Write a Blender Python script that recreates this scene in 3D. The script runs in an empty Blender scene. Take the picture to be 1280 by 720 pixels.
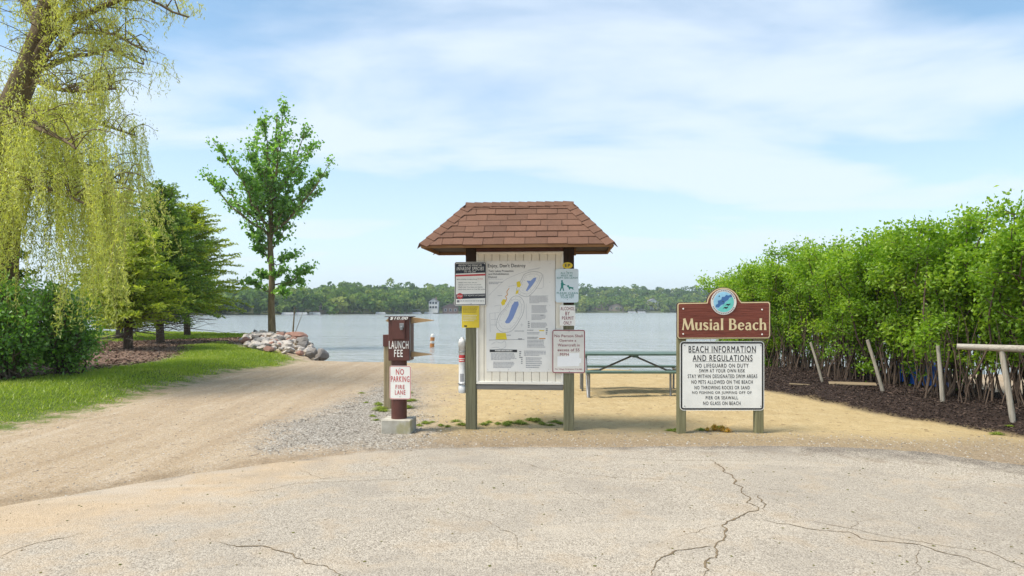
import bpy, bmesh, math, random
import numpy as np
from mathutils import Vector, Matrix, noise as mnoise
R = math.radians
random.seed(7); rng = np.random.default_rng(7)
S = bpy.context.scene
COL = S.collection
# ------------------------------------------------------------------ camera
EYE, F, HOR = 1.64, 853.0, 388.0           # eye height, focal length in photo pixels, horizon row
cam = bpy.data.objects.new('camera', bpy.data.cameras.new('camera'))
COL.objects.link(cam)
cam.location = (0, 0, EYE); cam.rotation_euler = (R(90), 0, 0)
cam.data.sensor_width = 36; cam.data.lens = 24.0
cam.data.shift_y = (HOR - 360) / 1280
cam.data.clip_start = 0.05; cam.data.clip_end = 9000
S.camera = cam
# ------------------------------------------------------------------ sky, sun, exposure
SUN_EL, SUN_AZ = 60.0, -112.0                # azimuth from +Y (away from the camera) towards +X
w = bpy.data.worlds.new('World'); S.world = w; w.use_nodes = True
nt = w.node_tree; nt.nodes.clear()
def N(t, **k):
    n = nt.nodes.new(t)
    for a, b in k.items(): setattr(n, a, b)
    return n
def Lk(a, b): nt.links.new(a, b)
out = N('ShaderNodeOutputWorld'); bg = N('ShaderNodeBackground'); bg.inputs[1].default_value = 0.108
sky = N('ShaderNodeTexSky', sky_type='NISHITA', sun_disc=False)
sky.sun_elevation = R(SUN_EL); sky.sun_rotation = R(SUN_AZ)
sky.air_density = 1.0; sky.dust_density = 1.2; sky.ozone_density = 1.6; sky.altitude = 250
tc = N('ShaderNodeTexCoord'); sep = N('ShaderNodeSeparateXYZ'); Lk(tc.outputs['Generated'], sep.inputs[0])
def M_(op, a, b=None, clamp=False):
    n = N('ShaderNodeMath', operation=op, use_clamp=clamp)
    for i, v in enumerate((a, b)):
        if v is None: continue
        if isinstance(v, (int, float)): n.inputs[i].default_value = v
        else: Lk(v, n.inputs[i])
    return n.outputs[0]
zc = M_('MAXIMUM', sep.outputs[2], 0.0); den = M_('ADD', zc, 0.12)
u_ = M_('DIVIDE', sep.outputs[0], den); v_ = M_('DIVIDE', sep.outputs[1], den)
cmb = N('ShaderNodeCombineXYZ'); Lk(u_, cmb.inputs[0]); Lk(v_, cmb.inputs[1])
mp = N('ShaderNodeMapping'); mp.inputs['Rotation'].default_value = (0, 0, R(28)); mp.inputs['Scale'].default_value = (0.72, 1.15, 1)
mp.inputs['Location'].default_value = (1.35, 4.4, 0)
Lk(cmb.outputs[0], mp.inputs[0])
n1 = N('ShaderNodeTexNoise'); n1.inputs['Scale'].default_value = 1.0; n1.inputs['Detail'].default_value = 9; n1.inputs['Roughness'].default_value = 0.52; n1.inputs['Distortion'].default_value = 0.35
Lk(mp.outputs[0], n1.inputs['Vector'])
n2 = N('ShaderNodeTexNoise'); n2.inputs['Scale'].default_value = 0.4; n2.inputs['Detail'].default_value = 3
Lk(mp.outputs[0], n2.inputs['Vector'])
sm = M_('ADD', M_('MULTIPLY', n1.outputs[0], 0.72), M_('MULTIPLY', n2.outputs[0], 0.42))
cr = N('ShaderNodeValToRGB'); cr.color_ramp.elements[0].position = 0.44; cr.color_ramp.elements[0].color = (0.0, 0.0, 0.0, 1)
cr.color_ramp.elements[1].position = 0.66; cr.color_ramp.elements[1].color = (0.85, 0.85, 0.85, 1); cr.color_ramp.interpolation = 'EASE'
Lk(sm, cr.inputs[0])
# thin veil that thickens towards the horizon, as seen through more air
veil = N('ShaderNodeMapRange'); veil.inputs['From Min'].default_value = 0.0; veil.inputs['From Max'].default_value = 0.33
veil.inputs['To Min'].default_value = 0.80; veil.inputs['To Max'].default_value = 0.08; Lk(sep.outputs[2], veil.inputs[0])
cov = M_('MAXIMUM', cr.outputs[0], veil.outputs[0])
skm = N('ShaderNodeMixRGB', blend_type='MULTIPLY'); skm.inputs[0].default_value = 1.0; Lk(sky.outputs[0], skm.inputs[1]); skm.inputs[2].default_value = (1.02, 1.20, 1.15, 1)
mx = N('ShaderNodeMixRGB'); Lk(cov, mx.inputs[0]); Lk(skm.outputs[0], mx.inputs[1]); mx.inputs[2].default_value = (4.9, 5.5, 6.25, 1)
Lk(mx.outputs[0], bg.inputs[0]); Lk(bg.outputs[0], out.inputs[0])
sl = bpy.data.lights.new('sun', 'SUN'); sl.energy = 3.1; sl.angle = R(20); sl.color = (1.0, 0.93, 0.82)
sun = bpy.data.objects.new('sun', sl); COL.objects.link(sun)
sd = Vector((math.sin(R(SUN_AZ)) * math.cos(R(SUN_EL)), math.cos(R(SUN_AZ)) * math.cos(R(SUN_EL)), math.sin(R(SUN_EL))))
sun.rotation_euler = (-sd).to_track_quat('-Z', 'Y').to_euler(); sun.location = (10, 20, 40)
S.view_settings.view_transform = 'Standard'; S.view_settings.look = 'None'; S.view_settings.gamma = 1.0
S.view_settings.use_curve_mapping = False; S.view_settings.exposure = 0.78
S.cycles.max_bounces = 6; S.cycles.transparent_max_bounces = 4; S.cycles.diffuse_bounces = 3; S.cycles.glossy_bounces = 2
S.cycles.volume_bounces = 0

# ------------------------------------------------------------------ materials
class Mt:
    """small node helper"""
    def __init__(s, name):
        s.m = bpy.data.materials.new(name); s.m.use_nodes = True; s.t = s.m.node_tree; s.n = s.t.nodes; s.n.clear()
        s.o = s.n.new('ShaderNodeOutputMaterial'); s.b = s.n.new('ShaderNodeBsdfPrincipled'); s.l(s.b.outputs[0], s.o.inputs[0])
        s.tc = s.n.new('ShaderNodeTexCoord')
    def l(s, a, b): s.t.links.new(a, b)
    def set(s, sock, v):
        if hasattr(v, 'is_linked') or isinstance(v, bpy.types.NodeSocket): s.l(v, sock)
        else:
            if isinstance(v, (tuple, list)) and len(v) == 3 and sock.type == 'RGBA': v = (*v, 1)
            sock.default_value = v
    def map(s, sc=(1, 1, 1), co='Object', rot=(0, 0, 0)):
        m = s.n.new('ShaderNodeMapping'); m.inputs['Scale'].default_value = sc; m.inputs['Rotation'].default_value = rot
        s.l(s.tc.outputs[co], m.inputs[0]); return m.outputs[0]
    def noise(s, vec, scale, detail=4, rough=.55, dist=0.0):
        n = s.n.new('ShaderNodeTexNoise'); n.inputs['Scale'].default_value = scale; n.inputs['Detail'].default_value = detail
        n.inputs['Roughness'].default_value = rough; n.inputs['Distortion'].default_value = dist
        s.l(vec, n.inputs['Vector']); return n.outputs[0]
    def vor(s, vec, scale, feature='F1', out='Color', rnd=1.0):
        n = s.n.new('ShaderNodeTexVoronoi'); n.feature = feature; n.inputs['Scale'].default_value = scale; n.inputs['Randomness'].default_value = rnd
        s.l(vec, n.inputs['Vector']); return n.outputs[out]
    def ramp(s, fac, *st):
        r = s.n.new('ShaderNodeValToRGB'); e = r.color_ramp.elements
        while len(e) < len(st): e.new(.5)
        for el, (p, c) in zip(e, st):
            el.position = p; el.color = (*c, 1) if isinstance(c, (tuple, list)) else (c, c, c, 1)
        s.l(fac, r.inputs[0]); return r.outputs[0]
    def mix(s, f, a, b, bt='MIX'):
        n = s.n.new('ShaderNodeMixRGB'); n.blend_type = bt
        s.set(n.inputs[0], f); s.set(n.inputs[1], a); s.set(n.inputs[2], b); return n.outputs[0]
    def math(s, op, a, b=0.0, clamp=False):
        n = s.n.new('ShaderNodeMath'); n.operation = op; n.use_clamp = clamp
        s.set(n.inputs[0], a); s.set(n.inputs[1], b); return n.outputs[0]
    def attr(s, name):
        n = s.n.new('ShaderNodeAttribute'); n.attribute_name = name; return n.outputs['Fac']
    def bump(s, h, strength=.3, dist=.01):
        n = s.n.new('ShaderNodeBump'); n.inputs['Strength'].default_value = strength; n.inputs['Distance'].default_value = dist
        s.l(h, n.inputs['Height']); s.l(n.outputs[0], s.b.inputs['Normal'])
    def fin(s, col, rough=.6, metal=0.0, spec=.5):
        s.set(s.b.inputs['Base Color'], col); s.set(s.b.inputs['Roughness'], rough); s.set(s.b.inputs['Metallic'], metal)
        s.set(s.b.inputs['Specular IOR Level'], spec); return s.m
    def rnd(s):
        n = s.n.new('ShaderNodeObjectInfo'); return n.outputs['Random']

def paint(name, c, rough=.5, var=.12, scale=9, metal=0.0, dirt=None):
    k = Mt(name); v = k.map(); n = k.noise(v, scale, 5)
    d = dirt or tuple(x * (1 - 2.2 * var) for x in c)
    col = k.mix(k.ramp(n, (.38, 0), (.78, 1)), c, d)
    k.bump(k.noise(v, 60, 2), .08, .003)
    return k.fin(col, rough, metal)
def wood(name, a, b, c, ax=2, rough=.8, fine=55):
    k = Mt(name); sc = [fine, fine, fine]; sc[ax] = 2.2
    v = k.map(tuple(sc)); g = k.noise(v, 1.0, 5, .6, .6)
    sc2 = [4, 4, 4]; sc2[ax] = .9; n2 = k.noise(k.map(tuple(sc2)), 1.0, 4)
    col = k.mix(k.ramp(n2, (.38, 0), (.66, 1)), k.ramp(g, (.3, c), (.5, a), (.75, b)), k.ramp(g, (.3, tuple(x * .6 for x in b)), (.7, b)))
    k.bump(g, .5, .004)
    return k.fin(col, rough, 0, .25)
def leafmat(name, c0, c1, c2, trans=.35, gloss=.12):
    k = Mt(name); k.n.remove(k.b)
    col = k.ramp(k.attr('rnd'), (0.0, c0), (.5, c1), (1.0, c2))
    d = k.n.new('ShaderNodeBsdfDiffuse'); t = k.n.new('ShaderNodeBsdfTranslucent'); m = k.n.new('ShaderNodeMixShader'); m.inputs[0].default_value = trans
    k.l(col, d.inputs[0]); k.l(k.mix(.5, col, (.9, 1.0, .25), 'OVERLAY'), t.inputs[0]); k.l(d.outputs[0], m.inputs[1]); k.l(t.outputs[0], m.inputs[2])
    g = k.n.new('ShaderNodeBsdfGlossy'); g.inputs['Roughness'].default_value = .45; g.inputs[0].default_value = (.8, .85, .8, 1)
    m2 = k.n.new('ShaderNodeMixShader'); m2.inputs[0].default_value = gloss * .35; k.l(m.outputs[0], m2.inputs[1]); k.l(g.outputs[0], m2.inputs[2])
    k.l(m2.outputs[0], k.o.inputs[0]); return k.m
def bark(name, a, b, sc=14):
    k = Mt(name); v = k.map((sc, sc, sc * .22)); n = k.noise(v, 1, 6, .65, .8)
    k.bump(n, .9, .02); return k.fin(k.ramp(n, (.3, b), (.65, a)), .9, 0, .2)

# ------------------------------------------------------------------ mesh helpers
class MB:
    def __init__(s): s.v = []; s.f = []; s.mi = []; s.sm = []
    def add(s, vs, fs, mi=0, smooth=False):
        o = len(s.v); s.v += [tuple(p) for p in vs]
        for f in fs: s.f.append([i + o for i in f]); s.mi.append(mi); s.sm.append(smooth)
        return s
    def box(s, x0, x1, y0, y1, z0, z1, mi=0, M=None):
        vs = [Vector((x, y, z)) for z in (z0, z1) for y in (y0, y1) for x in (x0, x1)]
        if M is not None: vs = [M @ p for p in vs]
        return s.add(vs, [(0, 2, 3, 1), (4, 5, 7, 6), (0, 1, 5, 4), (2, 6, 7, 3), (0, 4, 6, 2), (1, 3, 7, 5)], mi)
    def bbox(s, x0, x1, y0, y1, z0, z1, b=.006, mi=0, M=None):
        """box with chamfered edges"""
        cx, cy, cz = (x0 + x1) / 2, (y0 + y1) / 2, (z0 + z1) / 2; hx, hy, hz = (x1 - x0) / 2, (y1 - y0) / 2, (z1 - z0) / 2
        bm = bmesh.new(); bmesh.ops.create_cube(bm, size=2)
        for q in bm.verts: q.co = Vector((q.co.x * hx, q.co.y * hy, q.co.z * hz))
        bmesh.ops.bevel(bm, geom=list(bm.edges), offset=min(b, hx * .9, hy * .9, hz * .9), segments=1, affect='EDGES')
        bm.verts.index_update()
        vs = [q.co + Vector((cx, cy, cz)) for q in bm.verts]
        if M is not None: vs = [M @ p for p in vs]
        s.add(vs, [[q.index for q in f.verts] for f in bm.faces], mi); bm.free(); return s
    def tube(s, pts, rad, n=8, mi=0, caps=True, smooth=True):
        pts = [Vector(p) for p in pts]; m = len(pts)
        if isinstance(rad, (int, float)): rad = [rad] * m
        o = len(s.v); t0 = (pts[1] - pts[0]).normalized()
        up = Vector((0, 0, 1)) if abs(t0.z) < .9 else Vector((1, 0, 0))
        nx = t0.cross(up).normalized(); rings = []
        for i, p in enumerate(pts):
            t = (pts[min(i + 1, m - 1)] - pts[max(i - 1, 0)])
            t = t.normalized() if t.length > 1e-9 else t0
            nx = (nx - t * nx.dot(t)).normalized(); ny = t.cross(nx)
            rings.append([p + (nx * math.cos(2 * math.pi * j / n) + ny * math.sin(2 * math.pi * j / n)) * rad[i] for j in range(n)])
        vs = [q for r in rings for q in r]; fs = []
        for i in range(m - 1):
            for j in range(n): fs.append((i * n + j, i * n + (j + 1) % n, (i + 1) * n + (j + 1) % n, (i + 1) * n + j))
        s.add(vs, fs, mi, smooth)
        if caps: s.add(rings[0], [tuple(range(n))[::-1]], mi); s.add(rings[-1], [tuple(range(n))], mi)
        return s
    def cyl(s, c, r, z0, z1, n=20, mi=0, r2=None): return s.tube([(c[0], c[1], z0), (c[0], c[1], z1)], [r, r if r2 is None else r2], n, mi)
    def prism(s, poly, y0, y1, mi=0):
        """polygon in x,z given counter-clockwise as seen from -y; thick from y0 (front) to y1"""
        n = len(poly); vs = [(p[0], y0, p[1]) for p in poly] + [(p[0], y1, p[1]) for p in poly]
        fs = [tuple(range(n)), tuple(range(2 * n - 1, n - 1, -1))] + [(i, i + n, (i + 1) % n + n, (i + 1) % n) for i in range(n)]
        return s.add(vs, fs, mi)
    def flat(s, poly, y, mi=0): return s.add([(p[0], y, p[1]) for p in poly], [tuple(range(len(poly)))], mi)
    def ribbon(s, pts, wd, y, mi=0, closed=False):
        pts = [Vector((p[0], p[1])) for p in pts]
        if closed: pts.append(pts[0])
        m = len(pts)
        if isinstance(wd, (int, float)): wd = [wd] * m
        vs = []
        for i, p in enumerate(pts):
            t = pts[min(i + 1, m - 1)] - pts[max(i - 1, 0)]
            t = t.normalized() if t.length > 1e-9 else Vector((1, 0)); nn = Vector((-t.y, t.x)) * wd[i] * .5
            vs += [(p.x + nn.x, y, p.y + nn.y), (p.x - nn.x, y, p.y - nn.y)]
        return s.add(vs, [(2 * i, 2 * i + 1, 2 * i + 3, 2 * i + 2) for i in range(m - 1)], mi)
    def build(s, name, mats, parent=None, loc=None, rz=None):
        me = bpy.data.meshes.new(name); me.from_pydata(s.v, [], s.f)
        mats = mats if isinstance(mats, (list, tuple)) else [mats]
        for m in mats: me.materials.append(m)
        if len(mats) > 1: me.polygons.foreach_set('material_index', s.mi)
        me.polygons.foreach_set('use_smooth', s.sm); me.update()
        return link(name, me, parent, loc, rz)
def link(name, me, parent=None, loc=None, rz=None):
    o = bpy.data.objects.new(name, me); COL.objects.link(o)
    if parent: o.parent = parent
    if loc is not None: o.location = loc
    if rz is not None: o.rotation_euler.z = rz
    return o
def tag(o, label=None, cat=None, group=None, kind=None):
    if label: o['label'] = label
    if cat: o['category'] = cat
    if group: o['group'] = group
    if kind: o['kind'] = kind
    return o
def empty(name, loc, rz=0, label=None, cat=None, group=None):
    o = bpy.data.objects.new(name, None); COL.objects.link(o); o.location = loc; o.rotation_euler.z = rz; o.empty_display_size = .2
    return tag(o, label, cat, group)
def copy_tree(o, parent=None):
    c = o.copy(); COL.objects.link(c); c.parent = parent
    for ch in list(o.children): copy_tree(ch, c)
    return c
def mesh_np(name, V, Fq, mat, attrs=None, parent=None, loc=None, smooth=False):
    me = bpy.data.meshes.new(name); nv, nf, k = len(V), len(Fq), Fq.shape[1]
    me.vertices.add(nv); me.vertices.foreach_set('co', np.ascontiguousarray(V, np.float32).ravel())
    me.loops.add(nf * k); me.loops.foreach_set('vertex_index', np.ascontiguousarray(Fq, np.int32).ravel())
    me.polygons.add(nf); me.polygons.foreach_set('loop_start', np.arange(nf, dtype=np.int32) * k)
    me.polygons.foreach_set('use_smooth', np.full(nf, smooth))
    for a, d in (attrs or {}).items():
        at = me.attributes.new(a, 'FLOAT', 'POINT'); at.data.foreach_set('value', np.ascontiguousarray(d, np.float32))
    me.materials.append(mat); me.update(calc_edges=True); me.validate()
    return link(name, me, parent, loc)
def unit(a): return a / np.maximum(np.linalg.norm(a, axis=1, keepdims=True), 1e-9)
def leaves(P, L, W, A=None, spread=1.0, rnd=None, g=None):
    """rhombic leaves at points P, long axis near A; returns V, F, rnd"""
    g = g or rng; n = len(P)
    r = g.normal(size=(n, 3)); A = unit(r) if A is None else unit(unit(A) + spread * .6 * r)
    B = unit(np.cross(A, g.normal(size=(n, 3)))); Nn = np.cross(A, B)
    L = (L * g.uniform(.7, 1.25, n))[:, None]; W = (W * g.uniform(.75, 1.2, n))[:, None]
    b = P - A * L * .5; t = P + A * L * .5; m = P - A * L * .05 + Nn * W * .18
    V = np.stack([b, m + B * W * .5, t, m - B * W * .5], 1).reshape(-1, 3)
    Fq = np.arange(4 * n).reshape(n, 4)
    if rnd is None: rnd = g.random(n)
    return V, Fq, np.repeat(rnd, 4)
# lattice noise for terrain and edges
_tab = np.random.default_rng(3).random((256, 256))
def vnoise(x, y, sc=1.0, oct=1):
    x = np.asarray(x, float); y = np.asarray(y, float); r = 0; a = 1.0; tot = 0
    for _ in range(oct):
        X, Y = x * sc, y * sc; i, j = np.floor(X).astype(int), np.floor(Y).astype(int); fx, fy = X - i, Y - j
        fx = fx * fx * (3 - 2 * fx); fy = fy * fy * (3 - 2 * fy); g_ = lambda p, q: _tab[p % 256, q % 256]
        r = r + a * ((g_(i, j) * (1 - fx) + g_(i + 1, j) * fx) * (1 - fy) + (g_(i, j + 1) * (1 - fx) + g_(i + 1, j + 1) * fx) * fy)
        tot += a; a *= .5; sc *= 2.03
    return r / tot - .5
def sstep(t): t = np.clip(t, 0, 1); return t * t * (3 - 2 * t)
def sdist(x, y, poly):
    """signed distance to polygon, positive inside"""
    x = np.asarray(x, float); y = np.asarray(y, float); d = np.full(x.shape, 1e9); ins = np.zeros(x.shape, bool); n = len(poly)
    for i in range(n):
        (x0, y0), (x1, y1) = poly[i], poly[(i + 1) % n]; ex, ey = x1 - x0, y1 - y0
        t = np.clip(((x - x0) * ex + (y - y0) * ey) / (ex * ex + ey * ey), 0, 1)
        d = np.minimum(d, np.hypot(x - x0 - t * ex, y - y0 - t * ey))
        c = ((y0 > y) != (y1 > y))
        with np.errstate(divide='ignore', invalid='ignore'): xi = x0 + (y - y0) * ex / (ey if ey != 0 else 1e-9)
        ins ^= c & (x < xi)
    return np.where(ins, d, -d)
# text as mesh
_tx = {}
def text_pts(s, bold=0.0, shear=0.0):
    key = (s, bold, shear)
    if key in _tx: return _tx[key]
    c = bpy.data.curves.new('t', 'FONT'); c.body = s; c.size = 1; c.offset = bold; c.shear = shear; c.space_character = 1.18 if s.isupper() else 1.05; c.resolution_u = 3; c.fill_mode = 'FRONT'
    o = bpy.data.objects.new('t', c); COL.objects.link(o)
    dg = bpy.context.evaluated_depsgraph_get(); me = o.evaluated_get(dg).to_mesh()
    vs = np.array([v.co[:2] for v in me.vertices]); fs = [list(p.vertices) for p in me.polygons]
    o.evaluated_get(dg).to_mesh_clear(); bpy.data.objects.remove(o); bpy.data.curves.remove(c)
    _tx[key] = (vs, fs); return vs, fs
def put_text(mb, s, x0, x1, z0, z1, y, bold=.012, mi=0, shear=0.0, rot=False):
    vs, fs = text_pts(s, 0.0, shear); lo, hi = vs.min(0), vs.max(0); q0 = (vs - lo) / (hi - lo); bx, bz = bold / (hi[0] - lo[0]), bold / (hi[1] - lo[1])
    for i, (dx, dz) in enumerate(((0, 0), (1, .6), (-1, -.6), (.8, -.8), (-.8, .8)) if bold > 0 else ((0, 0),)): _put(mb, q0 + np.array([dx * bx, dz * bz]), fs, x0, x1, z0, z1, y - i * .00012, mi, rot)
def _put(mb, q, fs, x0, x1, z0, z1, y, mi, rot):
    if rot: P = [(x0 + (1 - b) * (x1 - x0), y, z0 + a * (z1 - z0)) for a, b in q]
    else: P = [(x0 + a * (x1 - x0), y, z0 + b * (z1 - z0)) for a, b in q]
    mb.add(P, fs, mi)
def rrect(x0, x1, z0, z1, r, n=5):
    p = []
    for cx, cz, a in ((x0 + r, z0 + r, 180), (x1 - r, z0 + r, 270), (x1 - r, z1 - r, 0), (x0 + r, z1 - r, 90)):
        for i in range(n + 1): t = R(a + 90 * i / n); p.append((cx + r * math.cos(t), cz + r * math.sin(t)))
    return p
def disc(cx, cz, r, n=32, rz=None):
    return [(cx + r * math.cos(2 * math.pi * i / n), cz + (rz or r) * math.sin(2 * math.pi * i / n)) for i in range(n)]
def dashes(mb, x0, x1, z0, z1, lines, y, mi=0, fill=.45, g=random):
    """rows of word-long marks: print too small to read"""
    h = (z1 - z0) / lines
    for i in range(lines):
        zt = z1 - i * h; x = x0; end = x1 - (x1 - x0) * (g.random() * .12 if i < lines - 1 else g.random() * .5)
        while x < end:
            wd = min((x1 - x0) * g.uniform(.04, .13), end - x)
            mb.flat([(x, zt - h * fill), (x + wd, zt - h * fill), (x + wd, zt), (x, zt)], y, mi); x += wd + (x1 - x0) * .018
def at(px, py, Y): return Vector(((px - 640) / F * Y, Y, EYE - (py - HOR) / F * Y))
# ------------------------------------------------------------------ the lie of the land
SHX = [-80, -40, -20, -13.5, -12, -10, -8.5, -7.5, -7, -5.6, -2, 0, 4.5, 7, 15, 40, 80]
SHY = [60, 45, 41, 38.5, 37, 33, 29.5, 27, 25.9, 25.3, 24.2, 23.5, 21.7, 21, 21, 22, 26]
WATER = -0.40
FU = [-2.0, -.9, -.40, -.19, -.05, .14, .30, .9, 2.0]; FY = [150, 240, 300, 380, 480, 600, 640, 480, 300]; FH = [3, 3, 4.5, 11, 15, 17, 18, 16, 8]
RX = [-60, -20, -8, -5, -4.25, -3.85, -3.4, -2.8, -2.14, -1.6, -.9, 0, 3.0, 4.0, 4.7, 5.2, 6.0, 9, 60]
RY = [-12, -4, 2, 4.8, 5.66, 6.08, 6.6, 7.1, 7.6, 7.95, 8.1, 8.15, 8.2, 8.15, 7.9, 7.35, 6.7, 5.2, -6]
def yroad(x): x = np.asarray(x, float); return np.interp(x, RX, RY) + .16 * vnoise(x, x * 0 + 5, 1.1, 4) + .05 * vnoise(x, x * 0 + 9, 9, 2)
P_GRASS = [(-7.2, 8.3), (-7.0, 10), (-7.1, 12), (-7.35, 15), (-7.5, 18), (-6.9, 20.5), (-7.1, 22.6), (-8.2, 24), (-9.6, 25.5), (-11.2, 27.4), (-12.2, 29), (-12.2, 25.5), (-10.8, 22), (-9.9, 19), (-10.0, 16), (-10.6, 13.6), (-13, 12.4), (-40, 11), (-40, 3), (-20, 1), (-10, 5)]
P_GRASS2 = [(-60, 27), (-17, 27.2), (-15, 30), (-12.6, 33), (-12.6, 36), (-14, 37.5), (-20, 40), (-60, 44)]
P_BARK = [(-9.8, 19), (-9.6, 15), (-10.4, 13), (-13, 12), (-60, 10.5), (-60, 28), (-17, 28), (-15, 31), (-12.4, 34), (-11, 30), (-11.6, 26)]
P_GRAV = [(-2.9, 8.0), (-1.1, 8.2), (-1.2, 9.5), (-1.6, 11), (-2.0, 14), (-2.6, 15.5), (-3.1, 12), (-3.4, 9.5)]
P_MULCH = [(6.75, 8.3), (6.35, 9.5), (6.0, 10.6), (5.65, 12), (5.2, 14), (5.2, 17), (5.7, 19.2), (8, 20), (9.3, 19.5), (9.3, 5), (8, 6)]
P_DIRT = [(-1.4, 8.0), (-1.5, 9.1), (0, 9.3), (2.5, 9.25), (4.4, 8.9), (5.2, 8.6), (6.2, 8.9), (7.0, 7.6), (6.0, 6.5), (4, 7.9)]
P_SAND = [(-1.6, 8.6), (-1.3, 12), (-1.7, 18), (-3.5, 22), (-4.5, 24), (0, 27), (6, 25), (7.5, 19), (7.5, 8), (4.5, 8.2)]
def height(x, y):
    x = np.asarray(x, float); y = np.asarray(y, float)
    s = np.interp(x, SHX, SHY) - y
    wdt = 1.3 + 2.3 * sstep((x + 7.6) / .8); t = sstep(s / wdt)
    land = .22 * sstep((-7.0 - x) / 1.6) + .12 * sstep((-9 - x) / 4)
    land = land + .17 * sstep(sdist(x, y, P_MULCH) / .9) * (y < 30)
    near = (np.abs(x) < 45) & (y < 45)
    beach = near * sstep((y - 8.6) / 1.2) * sstep((x + 9) / 3)
    land = land + beach * (.07 * vnoise(x, y, .55, 2) + .035 * vnoise(x, y, 2.1, 3)) + near * (1 - sstep((x + 9) / 3)) * .06 * vnoise(x, y, .8, 3)
    land = land - .02 * sstep((yroad(x) - y - .05) / .15)
    h = np.where(s > 0, land * t + WATER * (1 - t), np.maximum(WATER + .13 * s, -3.0))
    yy = np.maximum(y, 60); d = y - np.interp(x / yy, FU, FY)
    far = WATER + 1.2 * sstep(d / 8) + np.interp(x / yy, FU, FH) * sstep(d / 190) - 1.5 * sstep(-d / 30)
    return np.where(y > 120, np.maximum(far, -3.0), h)
def gz(x, y): return float(height(np.array([x]), np.array([y]))[0])
def axis(a, b, step, far, g=1.16):
    c = list(np.arange(a, b + 1e-6, step)); s = step; p = b
    while p < far: s = min(s * g, 25 if p < 900 else 400); p += s; c.append(p)
    s = step; p = a; lo = []
    while p > -far: s = min(s * g, 25 if p > -700 else 400); p -= s; lo.append(p)
    return np.array(lo[::-1] + c)
def grid_mesh(name, xs, ys, mat, zf, attrs=None):
    X, Y = np.meshgrid(xs, ys); X = X.ravel(); Y = Y.ravel(); nx, ny = len(xs), len(ys)
    V = np.stack([X, Y, zf(X, Y)], 1); i = np.arange((nx - 1) * (ny - 1)); r, c = i // (nx - 1), i % (nx - 1); a = r * nx + c
    return mesh_np(name, V, np.stack([a, a + 1, a + nx + 1, a + nx], 1), mat, {k: f(X, Y) for k, f in (attrs or {}).items()}, smooth=True)

# ground material: the masks are real places on the ground (lawn, bark bed, gravel patch ...)
k = Mt('ground'); v = k.map((1, 1, 1)); 
nbig = k.noise(v, .55, 4); nmid = k.noise(v, 3.0, 5, .62); nfin = k.noise(v, 26, 4, .65); nedge = k.math('ADD', k.math('MULTIPLY', nmid, .6), k.math('MULTIPLY', nfin, .4))
def mask(a, soft=.5, jit=1.4):
    t = k.math('ADD', k.math('DIVIDE', k.attr(a), soft), k.math('MULTIPLY', k.math('SUBTRACT', nedge, .5), jit * 4))
    return k.math('ADD', t, .5, True)
cell = k.vor(v, 55, out='Color'); cell2 = k.vor(v, 23, out='Color'); cd = k.vor(v, 55, out='Distance')
cv = k.n.new('ShaderNodeSeparateColor'); k.l(cell, cv.inputs[0]); cvr = cv.outputs[0]
cv2 = k.n.new('ShaderNodeSeparateColor'); k.l(cell2, cv2.inputs[0]); cvr2 = cv2.outputs[0]
drive = k.mix(k.ramp(cvr, (.15, 0), (.95, 1)), k.ramp(nbig, (.35, (.57, .45, .31)), (.7, (.68, .56, .42))), k.ramp(cvr, (.0, (.30, .23, .16)), (.5, (.55, .46, .36)), (1, (.74, .66, .56))))
drive = k.mix(k.ramp(nmid, (.45, 0), (.75, .6)), drive, (.58, .46, .315))
drive = k.mix(k.ramp(cvr2, (.965, 0), (.98, .7)), drive, (.30, .24, .185))
sand = k.ramp(nmid, (.3, (.58, .45, .255)), (.55, (.67, .54, .325)), (.75, (.72, .60, .39)))
sand = k.mix(k.ramp(nfin, (.35, .32), (.6, 0)), sand, (.40, .28, .15))
sand = k.mix(k.ramp(cvr2, (.975, 0), (.985, .7)), sand, (.28, .20, .12))
strk = k.noise(k.map((2.6, .22, 1), rot=(0, 0, R(-14))), 1.0, 5, .6, .6); drive = k.mix(k.ramp(strk, (.42, 0), (.68, .5)), drive, (.44, .335, .225)); drive = k.mix(k.ramp(strk, (.28, .45), (.42, 0)), drive, (.70, .62, .52))
drive = k.mix(1.0, drive, (.63, .595, .545), 'MULTIPLY'); sand = k.mix(1.0, sand, (.69, .655, .58), 'MULTIPLY')
grav = k.ramp(cvr, (0, (.10, .09, .075)), (.35, (.22, .20, .17)), (.75, (.34, .31, .27)), (1, (.50, .47, .42)))
dirt = k.mix(nfin, k.ramp(cvr, (0, (.09, .065, .045)), (.6, (.22, .165, .11)), (1, (.36, .29, .21))), (.20, .15, .095))
lawn = k.ramp(nfin, (.3, (.05, .075, .015)), (.55, (.10, .15, .025)), (.8, (.22, .20, .07)))
brk = k.ramp(nfin, (.3, (.10, .062, .045)), (.55, (.21, .135, .10)), (.8, (.36, .26, .19)))
mul = k.ramp(nfin, (.3, (.016, .011, .009)), (.6, (.045, .030, .024)), (.85, (.10, .068, .055)))
col = k.mix(mask('d_sand', 1.4, .8), drive, sand)
col = k.mix(k.math('MULTIPLY', mask('d_dirt', .7, 1.1), .6), col, dirt)
col = k.mix(k.math('MULTIPLY', k.math('MULTIPLY', k.attr('damp'), k.ramp(nedge, (.38, .15), (.6, 1))), .8), col, (.20, .145, .09))
col = k.mix(k.math('MULTIPLY', mask('d_grav', .8, .9), .9), col, grav)
col = k.mix(mask('d_bark', .6, .8), col, brk)
col = k.mix(mask('d_grass', .6, 1.7), col, lawn)
col = k.mix(mask('d_grass2', .5, 1.0), col, lawn)
col = k.mix(mask('d_mulch', .35, .6), col, mul)
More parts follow.
